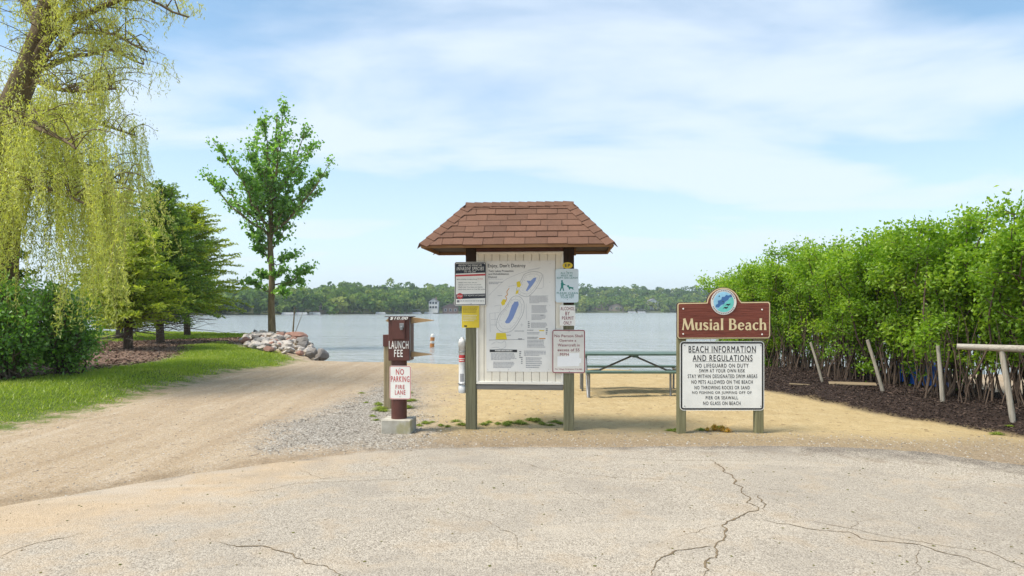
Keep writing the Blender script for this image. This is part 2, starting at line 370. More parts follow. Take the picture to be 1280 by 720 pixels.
col = k.mix(k.ramp(k.attr('wet'), (.0, 0), (1, .55)), col, (.20, .145, .09))
col = k.mix(mask('d_far', 3, .5), col, k.ramp(nbig, (.3, (.05, .06, .02)), (.7, (.10, .11, .04))))
hh = k.math('ADD', k.math('ADD', k.math('MULTIPLY', nfin, .6), k.math('MULTIPLY', k.noise(v, 7, 3, .6), 1.3)), k.math('MULTIPLY', k.math('SUBTRACT', 1.0, cd), .25))
k.bump(hh, .6, .045); G_MAT = k.fin(col, .93, 0, .15)
xs = axis(-14, 10, .11, 3400); ys = axis(4, 32, .11, 3400)
FP = np.random.default_rng(8); FPX = FP.uniform(-6.5, 6.5, 620); FPY = FP.uniform(8.9, 21, 620); FPA = FP.uniform(0, 3.14, 620); FPD = FP.uniform(.010, .032, 620)
def trodden(x, y):
    z = height(x, y); ok = (y > 8.6) & (y < 22) & (np.abs(x) < 7.5); xi, yi = x[ok], y[ok]; dz = np.zeros(len(xi))
    for a, b, t, d in zip(FPX, FPY, FPA, FPD):      # footprints pressed into the sand
        m_ = np.abs(xi - a) + np.abs(yi - b) < .7
        if not m_.any(): continue
        u = (xi[m_] - a) * math.cos(t) + (yi[m_] - b) * math.sin(t); v = -(xi[m_] - a) * math.sin(t) + (yi[m_] - b) * math.cos(t); r2 = (u / .17) ** 2 + (v / .10) ** 2; dz[m_] += d * (.45 * np.exp(-((np.sqrt(r2) - 1.3) ** 2) * 4) - np.exp(-r2)) * (1.0 if a > -1.6 else .5)
    z[ok] += dz * sstep((sdist(xi, yi, P_MULCH) < -.1) * 1.0); return z
g_ = grid_mesh('ground', xs, ys, G_MAT, trodden, dict(
    d_sand=lambda x, y: np.clip(sdist(x, y, P_SAND), -9, 9), d_dirt=lambda x, y: np.clip(sdist(x, y, P_DIRT), -9, 9), d_grav=lambda x, y: np.clip(sdist(x, y, P_GRAV), -9, 9),
    d_bark=lambda x, y: np.clip(sdist(x, y, P_BARK), -9, 9), d_grass=lambda x, y: np.clip(sdist(x, y, P_GRASS), -9, 9), d_grass2=lambda x, y: np.clip(sdist(x, y, P_GRASS2), -9, 9),
    d_mulch=lambda x, y: np.clip(sdist(x, y, P_MULCH), -9, 9), d_far=lambda x, y: np.clip(np.where(y > 100, y - 110, -9.) , -9, 9) + 0 * x,
    damp=lambda x, y: np.exp(-((y - yroad(x) - .22) / np.interp(x, [-6, -3, -1], [.34, .26, .2])) ** 2) * sstep((3.5 - x) / 5) * np.where(np.abs(x) < 12, 1, 0),
    wet=lambda x, y: np.clip(1 - (np.interp(x, SHX, SHY) - y) / 1.3, 0, 1) * (y < 60)))
tag(g_, kind='structure')

# worn, sandy asphalt of the turning circle
k = Mt('asphalt'); v = k.map(); cell = k.vor(v, 105, out='Color'); sc_ = k.n.new('ShaderNodeSeparateColor'); k.l(cell, sc_.inputs[0]); cvr = sc_.outputs[0]
cd = k.vor(v, 105, out='Distance'); nb = k.noise(v, .5, 5, .6, .5); nm = k.noise(v, 2.6, 6, .62, .3); nf = k.noise(v, 34, 3, .6)
agg = k.ramp(cvr, (0, (.21, .185, .16)), (.25, (.38, .345, .30)), (.6, (.50, .46, .41)), (1, (.66, .62, .56)))
agg = k.mix(k.ramp(nb, (.35, 0), (.65, .5)), agg, (.37, .345, .315)); agg = k.mix(k.ramp(nm, (.5, 0), (.75, .4)), agg, (.56, .50, .42))
t = k.math('ADD', k.math('MULTIPLY', k.attr('film'), 1.0), k.math('MULTIPLY', k.math('SUBTRACT', nm, .5), 2.4), True)
agg = k.mix(k.math('MULTIPLY', t, .8), agg, k.ramp(nf, (.3, (.50, .385, .26)), (.7, (.63, .50, .36))))
t2 = k.math('MULTIPLY', k.ramp(nb, (.54, 0), (.60, 1)), k.math('MULTIPLY', k.attr('film'), .35))
agg = k.mix(t2, agg, (.52, .47, .42))
e = k.math('ADD', k.attr('edge'), k.math('MULTIPLY', k.math('SUBTRACT', nm, .55), 3.2), True)
agg = k.mix(k.math('MULTIPLY', e, .85), agg, k.ramp(cvr, (0, (.07, .065, .06)), (.6, (.20, .18, .165)), (1, (.42, .38, .34))))
agg = k.mix(k.math('MULTIPLY', k.ramp(k.noise(v, .9, 3), (.52, 0), (.70, .5)), 1.0), agg, (.32, .295, .27)); agg = k.mix(k.ramp(k.noise(k.map((.35, 1.6, 1)), 1.0, 5, .65, .8), (.54, 0), (.68, .4)), agg, (.60, .55, .48))
agg = k.mix(1.0, agg, (.81, .765, .69), 'MULTIPLY')
k.bump(k.math('SUBTRACT', k.math('MULTIPLY', nf, .5), k.math('MULTIPLY', cd, .7)), .6, .012); A_MAT = k.fin(agg, .88, 0, .25)
xr = axis(-6, 7, .06, 40); rows = np.concatenate([[-18, -10, -5, -2, 0, 1], np.arange(1.5, 5, .35)])
fr = 1 - np.concatenate([np.linspace(1, 0, 34) ** 1.3])
ye = yroad(xr); V = []; nrow = 0; pts = []
for f in fr: pts.append(np.stack([xr, -14 + (ye + 14) * f if False else np.where(f < 1, 0, 0) + (np.minimum(-14, ye - 6) + (ye - np.minimum(-14, ye - 6)) * f), np.full(len(xr), .010)], 1))
pts.append(np.stack([xr, ye + .025, np.full(len(xr), -.07)], 1))
V = np.concatenate(pts); nx = len(xr); ny = len(pts); i = np.arange((nx - 1) * (ny - 1)); r, c = i // (nx - 1), i % (nx - 1); a = r * nx + c
X, Y = V[:, 0], V[:, 1]; dE = yroad(X) - Y
film = np.clip(1.35 - dE / 1.6, 0, 1.3) * sstep((-1.0 - X) / 1.8) + .38 * sstep((-1.2 - X) / 2.5) - .05
edge = np.clip(1.1 - dE / np.interp(X, [-2, 1, 3, 5], [.14, .2, .55, 1.2]), 0, 1.2) * np.interp(X, [-4, -1, 2, 4], [.35, .8, 1.0, 1.25]) - .12
rd = mesh_np('road', V, np.stack([a, a + 1, a + nx + 1, a + nx], 1), A_MAT, dict(film=film, edge=edge)); tag(rd, kind='structure')
# cracks: dirt-filled fissures, each a part of the road
kc = Mt('crack_dirt'); CR = kc.fin(kc.ramp(kc.noise(kc.map(), 40, 3), (.35, (.13, .095, .06)), (.7, (.23, .175, .11))), .95, 0, .1)
def gp(px, py): Y = EYE * F / (py - HOR); return ((px - 640) / F * Y, Y)
cr_lines = [([(888, 575), (915, 597), (918, 607), (940, 624), (934, 630), (952, 640), (930, 645), (902, 658), (906, 664), (893, 684), (898, 700), (880, 706), (878, 722)], .030),
            ([(952, 640), (958, 632), (942, 618)], .022), ([(893, 684), (846, 690), (818, 706), (812, 722)], .026), ([(940, 650), (1010, 663), (1060, 667), (1085, 676), (1140, 683), (1210, 700), (1250, 716)], .020),
            ([(1010, 652), (1070, 664), (1160, 681), (1230, 690), (1300, 718)], .014), ([(640, 578), (700, 590), (760, 597), (850, 602)], .010), ([(760, 573), (850, 577), (960, 576)], .010), ([(1085, 568), (1130, 578), (1200, 585), (1280, 594)], .010),
            ([(262, 680), (300, 683), (340, 686), (372, 700), (405, 712), (430, 722)], .022), ([(300, 620), (370, 606), (440, 602), (520, 600)], .012), ([(375, 587), (400, 600), (440, 597)], .010), ([(0, 697), (50, 680), (105, 668)], .02), ([(902, 658), (870, 668), (840, 672)], .009), ([(918, 607), (960, 612), (1010, 618)], .008), ([(1060, 667), (1075, 655), (1100, 648)], .008), ([(560, 640), (600, 650), (640, 668), (650, 690)], .007), ([(700, 610), (740, 628), (790, 634)], .007), ([(1140, 683), (1150, 700), (1140, 722)], .009)]
for ln, wd in cr_lines:
    pts = [gp(*p) for p in ln]; P = [Vector((*pts[0], 0))]
    for (ax_, ay_), (bx_, by_) in zip(pts, pts[1:]):
        n = max(2, int(math.hypot(bx_ - ax_, by_ - ay_) / .035))
        for q in range(1, n + 1):
            t = q / n; P.append(Vector((ax_ + (bx_ - ax_) * t, ay_ + (by_ - ay_) * t, 0)))
    m = MB(); vs = []; L_ = len(P)
    for q, p in enumerate(P):
        d = (P[min(q + 1, L_ - 1)] - P[max(q - 1, 0)]).normalized(); nn = Vector((-d.y, d.x, 0))
        off = (mnoise.noise(p * 5) * .05 + mnoise.noise(p * 17) * .025); hw = wd * .25 * (.55 + 1.0 * abs(mnoise.noise(p * 11 + Vector((3, 1, 7)))) * 1.3) * min(1, .25 + min(q, L_ - 1 - q) / 8)
        for sgn in (1, -1): vs.append(p + nn * (off + sgn * hw * (1 + .7 * mnoise.noise(p * 45 + Vector((sgn * 9, 0, 0))))) + Vector((0, 0, .0135)))
    m.add(vs, [(2 * q, 2 * q + 1, 2 * q + 3, 2 * q + 2) for q in range(L_ - 1)]); m.build('crack', CR, rd)

# ------------------------------------------------------------------ lake
k = Mt('lake_water'); v = k.map((.5, 1.0, 1)); 
wv = k.noise(v, 2.4, 3, .55, .5); wv2 = k.noise(k.map((.16, .5, 1)), 1.0, 3, .6, .3); wv3 = k.noise(k.map((.02, .06, 1)), 1.0, 3)
k.bump(k.math('ADD', k.math('MULTIPLY', wv, .45), wv2), .8, .5)
k.b.inputs['IOR'].default_value = 1.33
W_MAT = k.fin(k.ramp(wv3, (.3, (.25, .262, .255)), (.7, (.33, .34, .325))), .12, 0, .5)
m = MB(); m.add([(-3800, 16, WATER), (3800, 16, WATER), (3800, 3800, WATER), (-3800, 3800, WATER)], [(0, 1, 2, 3)])
tag(m.build('lake', W_MAT), kind='structure')
# ------------------------------------------------------------------ shared materials for the built things
POST = wood('weathered_post_wood', (.15, .145, .085), (.21, .205, .13), (.07, .065, .04))
POSTT = wood('dark_stained_wood', (.030, .018, .012), (.05, .03, .02), (.016, .010, .008))
SOFF = wood('brown_stained_soffit', (.25, .13, .055), (.33, .18, .08), (.12, .055, .03), ax=0)
GREYW = wood('grey_weathered_beam', (.15, .145, .13), (.22, .21, .19), (.07, .065, .06), ax=0)
CREAM = paint('cream_siding_paint', (.84, .78, .65), .6, .07, 5)
WHITEP = paint('white_trim_paint', (.87, .83, .74), .55, .07, 5)
ALU = paint('sign_back_aluminium', (.62, .63, .64), .4, .05, 5, .7)
SWHITE = paint('sign_white', (.88, .86, .79), .38, .05, 6)
SGREY = paint('sign_pale_grey', (.74, .71, .64), .4, .06, 6)
SBLUE = paint('sign_pale_blue', (.68, .78, .82), .38, .05, 6)
SYEL = paint('sign_yellow', (.78, .58, .03), .45, .08, 6)
SBLK = paint('sign_black', (.018, .018, .020), .4, .1, 6)
SNAVY = paint('sign_navy_black', (.012, .016, .028), .4, .1, 6)
SRED = paint('sign_red', (.58, .045, .05), .42, .08, 6)
SMAR = paint('sign_maroon', (.27, .035, .055), .45, .08, 6)
SGRN = paint('sign_green', (.02, .24, .20), .45, .08, 6)
SGRY = paint('print_grey', (.20, .20, .21), .6, .05, 6)
SMID = paint('print_mid_grey', (.38, .38, .39), .6, .05, 6)
MBLUE = paint('map_blue', (.22, .31, .58), .5, .05, 6)
MYEL = paint('map_yellow', (.80, .62, .03), .5, .05, 6)
MORG = paint('map_orange', (.68, .30, .03), .5, .05, 6)
PAPER = paint('map_paper', (.82, .80, .75), .5, .05, 4)
CLOTHW = paint('patch_white', (.85, .85, .84), .5, .03, 6)
STEEL = paint('galvanised_steel', (.27, .275, .28), .5, .12, 14, .6)
DSTEEL = paint('dull_painted_steel', (.15, .155, .15), .5, .15, 14, .3)
BOLT = paint('bolt_head', (.30, .30, .30), .4, .1, 14, .8)
class Fr:
    """a standing frame: origin and turn; px() gives the local x,z where a sight line meets the plane y = yl"""
    def __init__(s, o, rz=0): s.o = Vector(o); s.rz = rz; s.M = Matrix.Translation(s.o) @ Matrix.Rotation(rz, 4, 'Z'); s.I = s.M.inverted()
    def px(s, px, py, yl=0.0):
        c = s.I @ Vector((0, 0, EYE)); d = s.I.to_3x3() @ Vector(((px - 640) / F, 1, -(py - HOR) / F)); t = (yl - c.y) / d.y; p = c + d * t
        return p.x, p.z
class Sign:
    def __init__(s, fr, name, label, cat, rect, yl, mats, border=None, rad=.03, th=.004, group=None, inset=.006, bw=.008, face=0):
        """flat plate with a printed border; mats[0] is the plate"""
        s.fr, s.yl, s.mats = fr, yl, mats; x0, z1 = fr.px(rect[0], rect[1], yl); x1, z0 = fr.px(rect[2], rect[3], yl)
        s.c = ((x0 + x1) / 2, (z0 + z1) / 2); s.hw, s.hh = (x1 - x0) / 2, (z1 - z0) / 2
        loc = fr.M @ Vector((s.c[0], yl, s.c[1] - s.hh))
        s.e = empty(name, loc, fr.rz, label, cat, group); s.hb = s.hh
        m = MB(); m.prism(rrect(-s.hw, s.hw, 0, 2 * s.hh, rad), -th, 0)
        s.plate = m.build('plate', mats[0], s.e); s.th = th
        if border is not None:
            b = MB(); a = rrect(-s.hw + inset, s.hw - inset, inset, 2 * s.hh - inset, max(rad - inset, .004)); c = rrect(-s.hw + inset + bw, s.hw - inset - bw, inset + bw, 2 * s.hh - inset - bw, max(rad - inset - bw, .003)); n = len(a)
            b.add([(p[0], -th - .0012, p[1]) for p in a + c], [(i, (i + 1) % n, (i + 1) % n + n, i + n) for i in range(n)]); b.build('border', border, s.e)
    def q(s, px, py): x, z = s.fr.px(px, py, s.yl); return x - s.c[0], z - s.c[1] + s.hh
    def text(s, lines, mat, name='lettering', bold=.012, y=-.002, shear=0, rot=False):
        for t, x0, y0, x1, y1 in lines:
            m = MB(); a, d = s.q(x0, y1); b, c = s.q(x1, y0); put_text(m, t, a, b, d, c, -s.th + y, bold, 0, shear, rot); m.build(name, mat, s.e)
    def rect(s, mb, x0, y0, x1, y1, y=-.0015):
        a, d = s.q(x0, y1); b, c = s.q(x1, y0); mb.flat([(a, d), (b, d), (b, c), (a, c)], -s.th + y); return mb
    def poly(s, mb, pts, y=-.0015): mb.flat([s.q(*p) for p in pts], -s.th + y); return mb
    def dash(s, mb, x0, y0, x1, y1, lines, y=-.002, fill=.5):
        a, d = s.q(x0, y1); b, c = s.q(x1, y0); dashes(mb, a, b, d, c, lines, -s.th + y, 0, fill)
    def bolts(s, pts, r=.006):
        for p in pts:
            x, z = s.q(*p); m = MB(); m.tube([(x, -s.th, z), (x, -s.th - .004, z)], [r, r * .8], 8); m.build('bolt', BOLT, s.e)
# ================================================================== information kiosk
KF = Fr((.10, 9.42, 0), R(-5))
kio = empty('information_kiosk', KF.o, KF.rz, 'wooden notice board kiosk with brown shingled hip roof on two posts', 'kiosk')
xl, _ = KF.px(588.5, 450, -.07); xr_, _ = KF.px(711, 450, -.07)
for xp in (xl, xr_):
    zb = gz(KF.o.x + xp, KF.o.y)
    p = MB().bbox(xp - .072, xp + .072, -.07, .07, zb - .35, 1.72, .008).build('post', POST, kio)
    MB().bbox(xp - .0715, xp + .0715, -.0695, .0695, 1.7201, 2.50, .008).build('stained_post_top', POSTT, p)
bx0, zt = KF.px(595.5, 315, -.05); bx1, zb_ = KF.px(703.5, 481, -.05); bx0 = xl + .073; bx1 = xr_ - .073
panel = MB().box(bx0, bx1, -.02, .03, zb_, zt).build('board_backing', CREAM, kio)
npl = 11; pw = (bx1 - bx0 - .0) / npl
for i in range(npl): MB().bbox(bx0 + i * pw + .0025, bx0 + (i + 1) * pw - .0025, -.046 + .002 * (i % 2), -.0202, zb_ + .005, zt - .005, .004).build('plank', CREAM, panel)
for a in ((bx0 + .001, bx0 + .030, zb_ + .04, zt - .03), (bx1 - .030, bx1 - .001, zb_ + .04, zt - .03), (bx0 + .001, bx1 - .001, zb_, zb_ + .039), (bx0 + .001, bx1 - .001, zt - .029, zt)):
    MB().bbox(a[0], a[1], -.062, -.044, a[2], a[3], .004).build('trim', WHITEP, kio)
MB().bbox(bx0 + .001, bx1 - .001, -.055, .04, zb_ - .075, zb_ - .003, .006).build('bottom_rail', GREYW, kio)
MB().bbox(xl - .10, xr_ + .10, -.069 + .16, .12, 2.40, 2.498, .006).build('back_header', SOFF, kio)
MB().bbox(bx0 + .001, bx1 - .001, -.064, .06, zt + .004, 2.498, .006).build('header', paint('dark_red_brown_header', (.10, .035, .025), .7, .2, 8), kio)
# roof
EX, EY, EZ, RXr, RZ = 1.245, .60, 2.50, .715, 3.11
deck = MB(); ev = [(-EX, -EY, EZ), (EX, -EY, EZ), (EX, EY, EZ), (-EX, EY, EZ)]; rv = [(-RXr, 0, RZ), (RXr, 0, RZ)]
deck.add(ev + rv, [(0, 1, 5, 4), (1, 2, 5), (2, 3, 4, 5), (3, 0, 4), (3, 2, 1, 0)])
kd = Mt('felt'); roof = deck.build('roof', kd.fin((.05, .03, .025), .95), kio)
for a in ((-EX, EX, -EY - .003, -EY + .022, 0), (-EX, EX, EY - .022, EY + .003, 0)): MB().bbox(a[0], a[1], a[2], a[3], EZ - .045, EZ - .001, .004).build('fascia', SOFF, kio)
for sgn in (-1, 1): MB().bbox(min(sgn * (EX - .022), sgn * (EX + .002)), max(sgn * (EX - .022), sgn * (EX + .002)), -EY + .023, EY - .023, EZ - .045, EZ - .001, .004).build('fascia', wood('brown_fascia_end', (.25, .13, .055), (.33, .18, .08), (.12, .055, .03), ax=1), kio)
ks = Mt('brown_shingle'); vs_ = ks.map(); gr = ks.noise(vs_, 130, 2); n_ = ks.noise(vs_, 3.5, 4)
SHG = ks.fin(ks.mix(ks.ramp(n_, (.35, .0), (.75, .55)), ks.mix(ks.rnd(), ks.ramp(gr, (.3, (.105, .056, .038)), (.7, (.19, .108, .074))), ks.ramp(gr, (.3, (.145, .074, .049)), (.7, (.25, .142, .097)))), ks.ramp(gr, (.3, (.08, .045, .034)), (.7, (.15, .09, .066)))), .95, 0, .1); ks.bump(gr, .6, .004)
def quad_slab(c4, nrm, lo, hi, name, parent, base=.001):
    """thin wedge: butt edge (first two corners) stands hi above the deck, head stands lo"""
    c4 = [Vector(c) for c in c4]; nrm = Vector(nrm); bot = [c + nrm * base for c in c4]; top = [c4[0] + nrm * hi, c4[1] + nrm * hi, c4[2] + nrm * lo, c4[3] + nrm * lo]
    m = MB(); m.add(bot + top, [(3, 2, 1, 0), (4, 5, 6, 7), (0, 1, 5, 4), (1, 2, 6, 5), (2, 3, 7, 6), (3, 0, 4, 7)]); return m.build(name, SHG, parent)
def shingle_face(A, B, C, D, courses, tab, sd):
    """A,B eave corners, C,D upper corners"""
    g = random.Random(sd); A, B, C, D = map(Vector, (A, B, C, D)); U = (B - A).normalized(); nrm = U.cross(((C + D) / 2 - (A + B) / 2)).normalized()
    Vd = nrm.cross(U).normalized(); Hs = (D - A).dot(Vd); Lb = (B - A).length; la, lb = (D - A).dot(U), (C - A).dot(U)
    for c in range(courses):
        v0, v1 = Hs * c / courses, Hs * (c + 1) / courses + (.02 if c < courses - 1 else 0)
        if c == 0: v0 -= .018
        lim = lambda v: (la * v / Hs, Lb + (lb - Lb) * v / Hs); off = (c % 2) * tab * .5 + g.uniform(-.02, .02) - tab
        x = off
        while x < Lb:
            e = x + tab * g.uniform(.94, 1.06); a0 = max(x + .003, lim(v0)[0]); b0 = min(e - .003, lim(v0)[1]); a1 = max(x + .003, lim(v1)[0]); b1 = min(e - .003, lim(v1)[1])
            if b0 - a0 > .02:
                if b1 < a1: mid = min(max((a1 + b1) / 2, lim(v1)[0]), lim(v1)[1]); a1, b1 = mid - .001, mid + .001
                dv = g.uniform(-.010, .010)
                quad_slab([A + U * a0 + Vd * (v0 + dv), A + U * b0 + Vd * (v0 + dv), A + U * b1 + Vd * v1, A + U * a1 + Vd * v1], nrm, .004, .012 + g.uniform(0, .010), 'shingle', roof)
            x = e
shingle_face(ev[0], ev[1], rv[1], rv[0], 7, .275, 1); shingle_face(ev[2], ev[3], rv[0], rv[1], 7, .275, 2)
shingle_face(ev[1], ev[2], rv[1], rv[1], 7, .275, 3); shingle_face(ev[3], ev[0], rv[0], rv[0], 7, .275, 4)
def caps(P0, P1, n1, n2, cnt, hw, ph=0):
    P0, P1, n1, n2 = map(Vector, (P0, P1, n1, n2)); D = (P1 - P0).normalized(); L_ = (P1 - P0).length
    s1 = n1.cross(D).normalized(); s2 = D.cross(n2).normalized()
    if s1.z > 0: s1 = -s1
    if s2.z > 0: s2 = -s2
    up = (n1 + n2).normalized()
    for i in range(cnt):
        a = P0 + D * (L_ * i / cnt - .01); b = P0 + D * (L_ * (i + 1) / cnt + .015); m = MB(); h0, h1 = .024, .013
        def ring(c, h): return [c + s1 * hw + n1 * h, c + up * (h + .006), c + s2 * hw + n2 * h, c + s2 * hw + n2 * (h - .006), c + up * (h - .004), c + s1 * hw + n1 * (h - .006)]
        r0, r1 = ring(a, h0), ring(b, h1); m.add(r0 + r1, [(j, (j + 1) % 6, (j + 1) % 6 + 6, j + 6) for j in range(6)] + [(5, 4, 1, 0), (4, 3, 2, 1), (6, 7, 10, 11), (7, 8, 9, 10)]); m.build('cap_shingle', SHG, roof)
def nrm3(a, b, c): return (Vector(b) - Vector(a)).cross(Vector(c) - Vector(a)).normalized()
nf_, nbk, nr_, nl_ = nrm3(ev[0], ev[1], rv[1]), nrm3(ev[2], ev[3], rv[0]), nrm3(ev[1], ev[2], rv[1]), nrm3(ev[3], ev[0], rv[0])
caps(ev[0], rv[0], nl_, nf_, 7, .115); caps(ev[1], rv[1], nf_, nr_, 7, .115); caps(ev[2], rv[1], nr_, nbk, 7, .115); caps(ev[3], rv[0], nbk, nl_, 7, .115)
caps((-RXr - .02, 0, RZ + .004), (RXr + .02, 0, RZ + .004), nf_, nbk, 12, .085)

# ------------------------------------------------------------------ map poster
s = Sign(KF, 'map_poster', 'large white map poster with two blue lakes on the cream kiosk board', 'poster', (608, 326, 694, 465), -.0465, [PAPER], rad=.004, th=.003)
cp = lambda x, y: (600 + x / 4.5, 315 + y / 4.5)
blk = SBLK
s.text([("Enjoy, Don't Destroy", *cp(45, 66), *cp(256, 93))], blk, 'heading', .012)
s.text([('Twin Lakes Protection', *cp(48, 101), *cp(188, 113)), ('and Rehabilitation', *cp(48, 118), *cp(163, 129)), ('District', *cp(48, 135), *cp(96, 147))], blk, 'subheading', .01)
def shape(nm, mat, *polys):
    m = MB()
    for p in polys: s.poly(m, [cp(*q) for q in p])
    return m.build(nm, mat, s.e)
shape('lake_shape', MBLUE, [(258, 218), (275, 182), (262, 162), (285, 162), (302, 146), (318, 143), (312, 162), (296, 186), (280, 206), (266, 220)][::-1], )
shape('lake_shape', MBLUE, [(140, 395), (160, 360), (180, 300), (195, 280), (215, 278), (218, 295), (200, 340), (185, 375), (165, 400), (150, 402)][::-1])
for p in ([(205, 170), (222, 163), (232, 185), (222, 200), (208, 195)], [(203, 220), (218, 212), (215, 232), (200, 238)], [(118, 285), (130, 265), (145, 268), (140, 295), (125, 302)], [(92, 455), (145, 455), (152, 492), (88, 492)], [(333, 439), (362, 439), (362, 445), (333, 445)]): shape('yellow_area', MYEL, p[::-1])
shape('orange_key', MORG, [(333, 484), (368, 484), (368, 490), (333, 490)][::-1])
def lines(nm, mat, wpx, *pls, closed=False):
    m = MB()
    for pl in pls:
        P = [s.q(*cp(*q)) for q in pl]; fine = []
        n = len(P); rg = range(n if closed else n - 1)
        for i in rg:
            p0, p1, p2, p3 = P[(i - 1) % n if closed else max(i - 1, 0)], P[i], P[(i + 1) % n], P[(i + 2) % n if closed else min(i + 2, n - 1)]
            for q in range(4):
                t = q / 4; fine.append(tuple(.5 * (2 * p1[j] + (p2[j] - p0[j]) * t + (2 * p0[j] - 5 * p1[j] + 4 * p2[j] - p3[j]) * t * t + (3 * p1[j] - p0[j] - 3 * p2[j] + p3[j]) * t ** 3) for j in (0, 1)))
        if not closed: fine.append(P[-1])
        m.ribbon(fine, wpx * .0030, -s.th - .001, 0, closed)
    return m.build(nm, mat, s.e)
up_ = [(220, 238), (205, 215), (215, 190), (236, 150), (250, 125), (285, 112), (325, 112), (350, 128), (342, 160), (320, 200), (290, 235), (262, 252)]
lo_ = [(205, 247), (232, 258), (248, 290), (244, 340), (225, 380), (200, 420), (170, 448), (125, 450), (98, 430), (92, 400), (110, 350), (138, 320), (158, 290), (178, 258)]
lines('outline', SGRY, 1.3, up_, lo_, closed=True)
inn = lambda P, f: [((x - sum(q[0] for q in P) / len(P)) * f + sum(q[0] for q in P) / len(P), (y - sum(q[1] for q in P) / len(P)) * f + sum(q[1] for q in P) / len(P)) for x, y in P]
lines('outline', SMID, 1.0, inn(up_, .8), inn(lo_, .82), closed=True)
lines('road_line', SMID, 1.0, [(50, 245), (100, 195), (150, 152), (240, 115), (335, 92)], [(355, 125), (355, 200), (315, 202)], [(270, 102), (340, 88)], [(55, 345), (110, 340)], [(55, 345), (58, 450)], [(85, 342), (85, 420)], [(62, 380), (100, 378)], [(60, 410), (95, 410)], [(80, 305), (115, 300), (112, 335)], [(225, 410), (245, 410)], [(235, 400), (235, 420)], [(260, 290), (262, 380)], [(160, 195), (205, 185)])
lines('road_line', SGRY, 1.8, [(50, 495), (110, 494), (180, 493), (250, 491)]); lines('road_line', SMID, 1.2, [(65, 520), (90, 505), (120, 512), (140, 500), (145, 530), (120, 545), (95, 535), (65, 540)])
lines('orange_trail', MORG, 3.2, [(143, 282), (150, 262), (144, 250), (155, 240), (151, 225), (161, 208), (165, 204)])
m = MB()
for a, b in ((55, 150), (165, 60)): pass
for P in (inn(lo_, .68), inn(up_, .62), inn(lo_, .9), inn(up_, .9)):
    for i, (x, y) in enumerate(P):
        a, b = s.q(*cp(x, y)); th_ = random.random() * 3; d = Vector((math.cos(th_), math.sin(th_))) * .006; m.ribbon([(a - d.x, b - d.y), (a + d.x, b + d.y)], .0028, -s.th - .001)
tag(m.build('sounding_marks', SGRY, s.e), kind='stuff')
m = MB()
for a in ((50, 152, 150, 156, 1), (50, 168, 132, 184, 2), (278, 246, 385, 290, 8), (290, 300, 380, 346, 8), (290, 352, 372, 384, 5), (287, 398, 380, 428, 5), (265, 452, 340, 466, 2), (266, 494, 368, 540, 6), (62, 570, 206, 610, 6), (75, 618, 195, 654, 5), (248, 556, 384, 586, 4), (258, 594, 350, 656, 6), (150, 466, 186, 474, 1), (100, 244, 126, 250, 1)):
    s.dash(m, *cp(a[0], a[1]), *cp(a[2], a[3]), a[4])
tag(m.build('fine_print', SMID, s.e), kind='stuff')
m = MB(); s.dash(m, *cp(195, 443), *cp(250, 449), 1); s.dash(m, *cp(265, 438), *cp(328, 445), 1); s.dash(m, *cp(266, 478), *cp(328, 490), 2); s.dash(m, *cp(215, 486), *cp(250, 495), 1, fill=.8); s.dash(m, *cp(340, 354), *cp(374, 360), 1)
for (x, y0, y1) in ((274, 390, 430), (375, 430, 468), (226, 558, 600), (236, 590, 634)):
    for i in range(4): t = y0 + (y1 - y0) * i / 4; s.rect(m, *cp(x - 5, t), *cp(x + random.uniform(2, 6), t + 5))
tag(m.build('bold_print', SGRY, s.e), kind='stuff')
m = MB(); s.rect(m, *cp(55, 549), *cp(209, 563)); hd = m.build('header_bar', SBLK, s.e)
m = MB(); s.dash(m, *cp(85, 553), *cp(182, 559), 1, -.003, .8); m.build('header_print', SWHITE, s.e)
s.bolts([cp(45, 68), cp(180, 62), cp(280, 60), cp(394, 64), cp(393, 170), cp(393, 300), cp(44, 660), cp(160, 662), cp(282, 662), cp(385, 660)], .004)
# ------------------------------------------------------------------ signs screwed to the kiosk posts
s = Sign(KF, 'invasive_species_sign', 'white sign with black invasive species heading on left kiosk post', 'sign', (568.3, 327.6, 608, 382), -.0745, [SWHITE], SBLK, .025, inset=.006, bw=.010)
cp = lambda x, y: (560 + x / 7.2, 320 + y / 7.2)
m = MB(); s.poly(m, [cp(*p) for p in ((66, 160), (66, 85), (74, 70), (325, 66), (336, 78), (337, 150))][::1]); m.build('heading_panel', SNAVY, s.e)
m = MB(); s.poly(m, [cp(*p) for p in ((66, 186), (65, 170), (338, 160), (338, 176))]); m.build('red_band', SRED, s.e)
m = MB(); s.poly(m, [cp(*p) for p in ((74, 388), (74, 345), (340, 338), (340, 378))]); m.build('black_band', SNAVY, s.e)
m = MB(); a, b = s.q(*cp(108, 361)); m.flat(disc(a, b, .044, 8), -s.th - .003); m.build('stop_badge', SRED, s.e)
s.text([('PREVENT THE SPREAD OF', *cp(95, 76), *cp(305, 93)), ('INVASIVE SPECIES', *cp(78, 98), *cp(324, 130)), ("IT'S THE LAW", *cp(147, 134), *cp(252, 150))], SWHITE, 'heading', .008, -.003, .25)
s.text([('STOP AQUATIC HITCHHIKERS!', *cp(144, 347), *cp(336, 364)), ('STOP', *cp(84, 354), *cp(130, 370))], SWHITE, 'lettering', .008, -.0045)
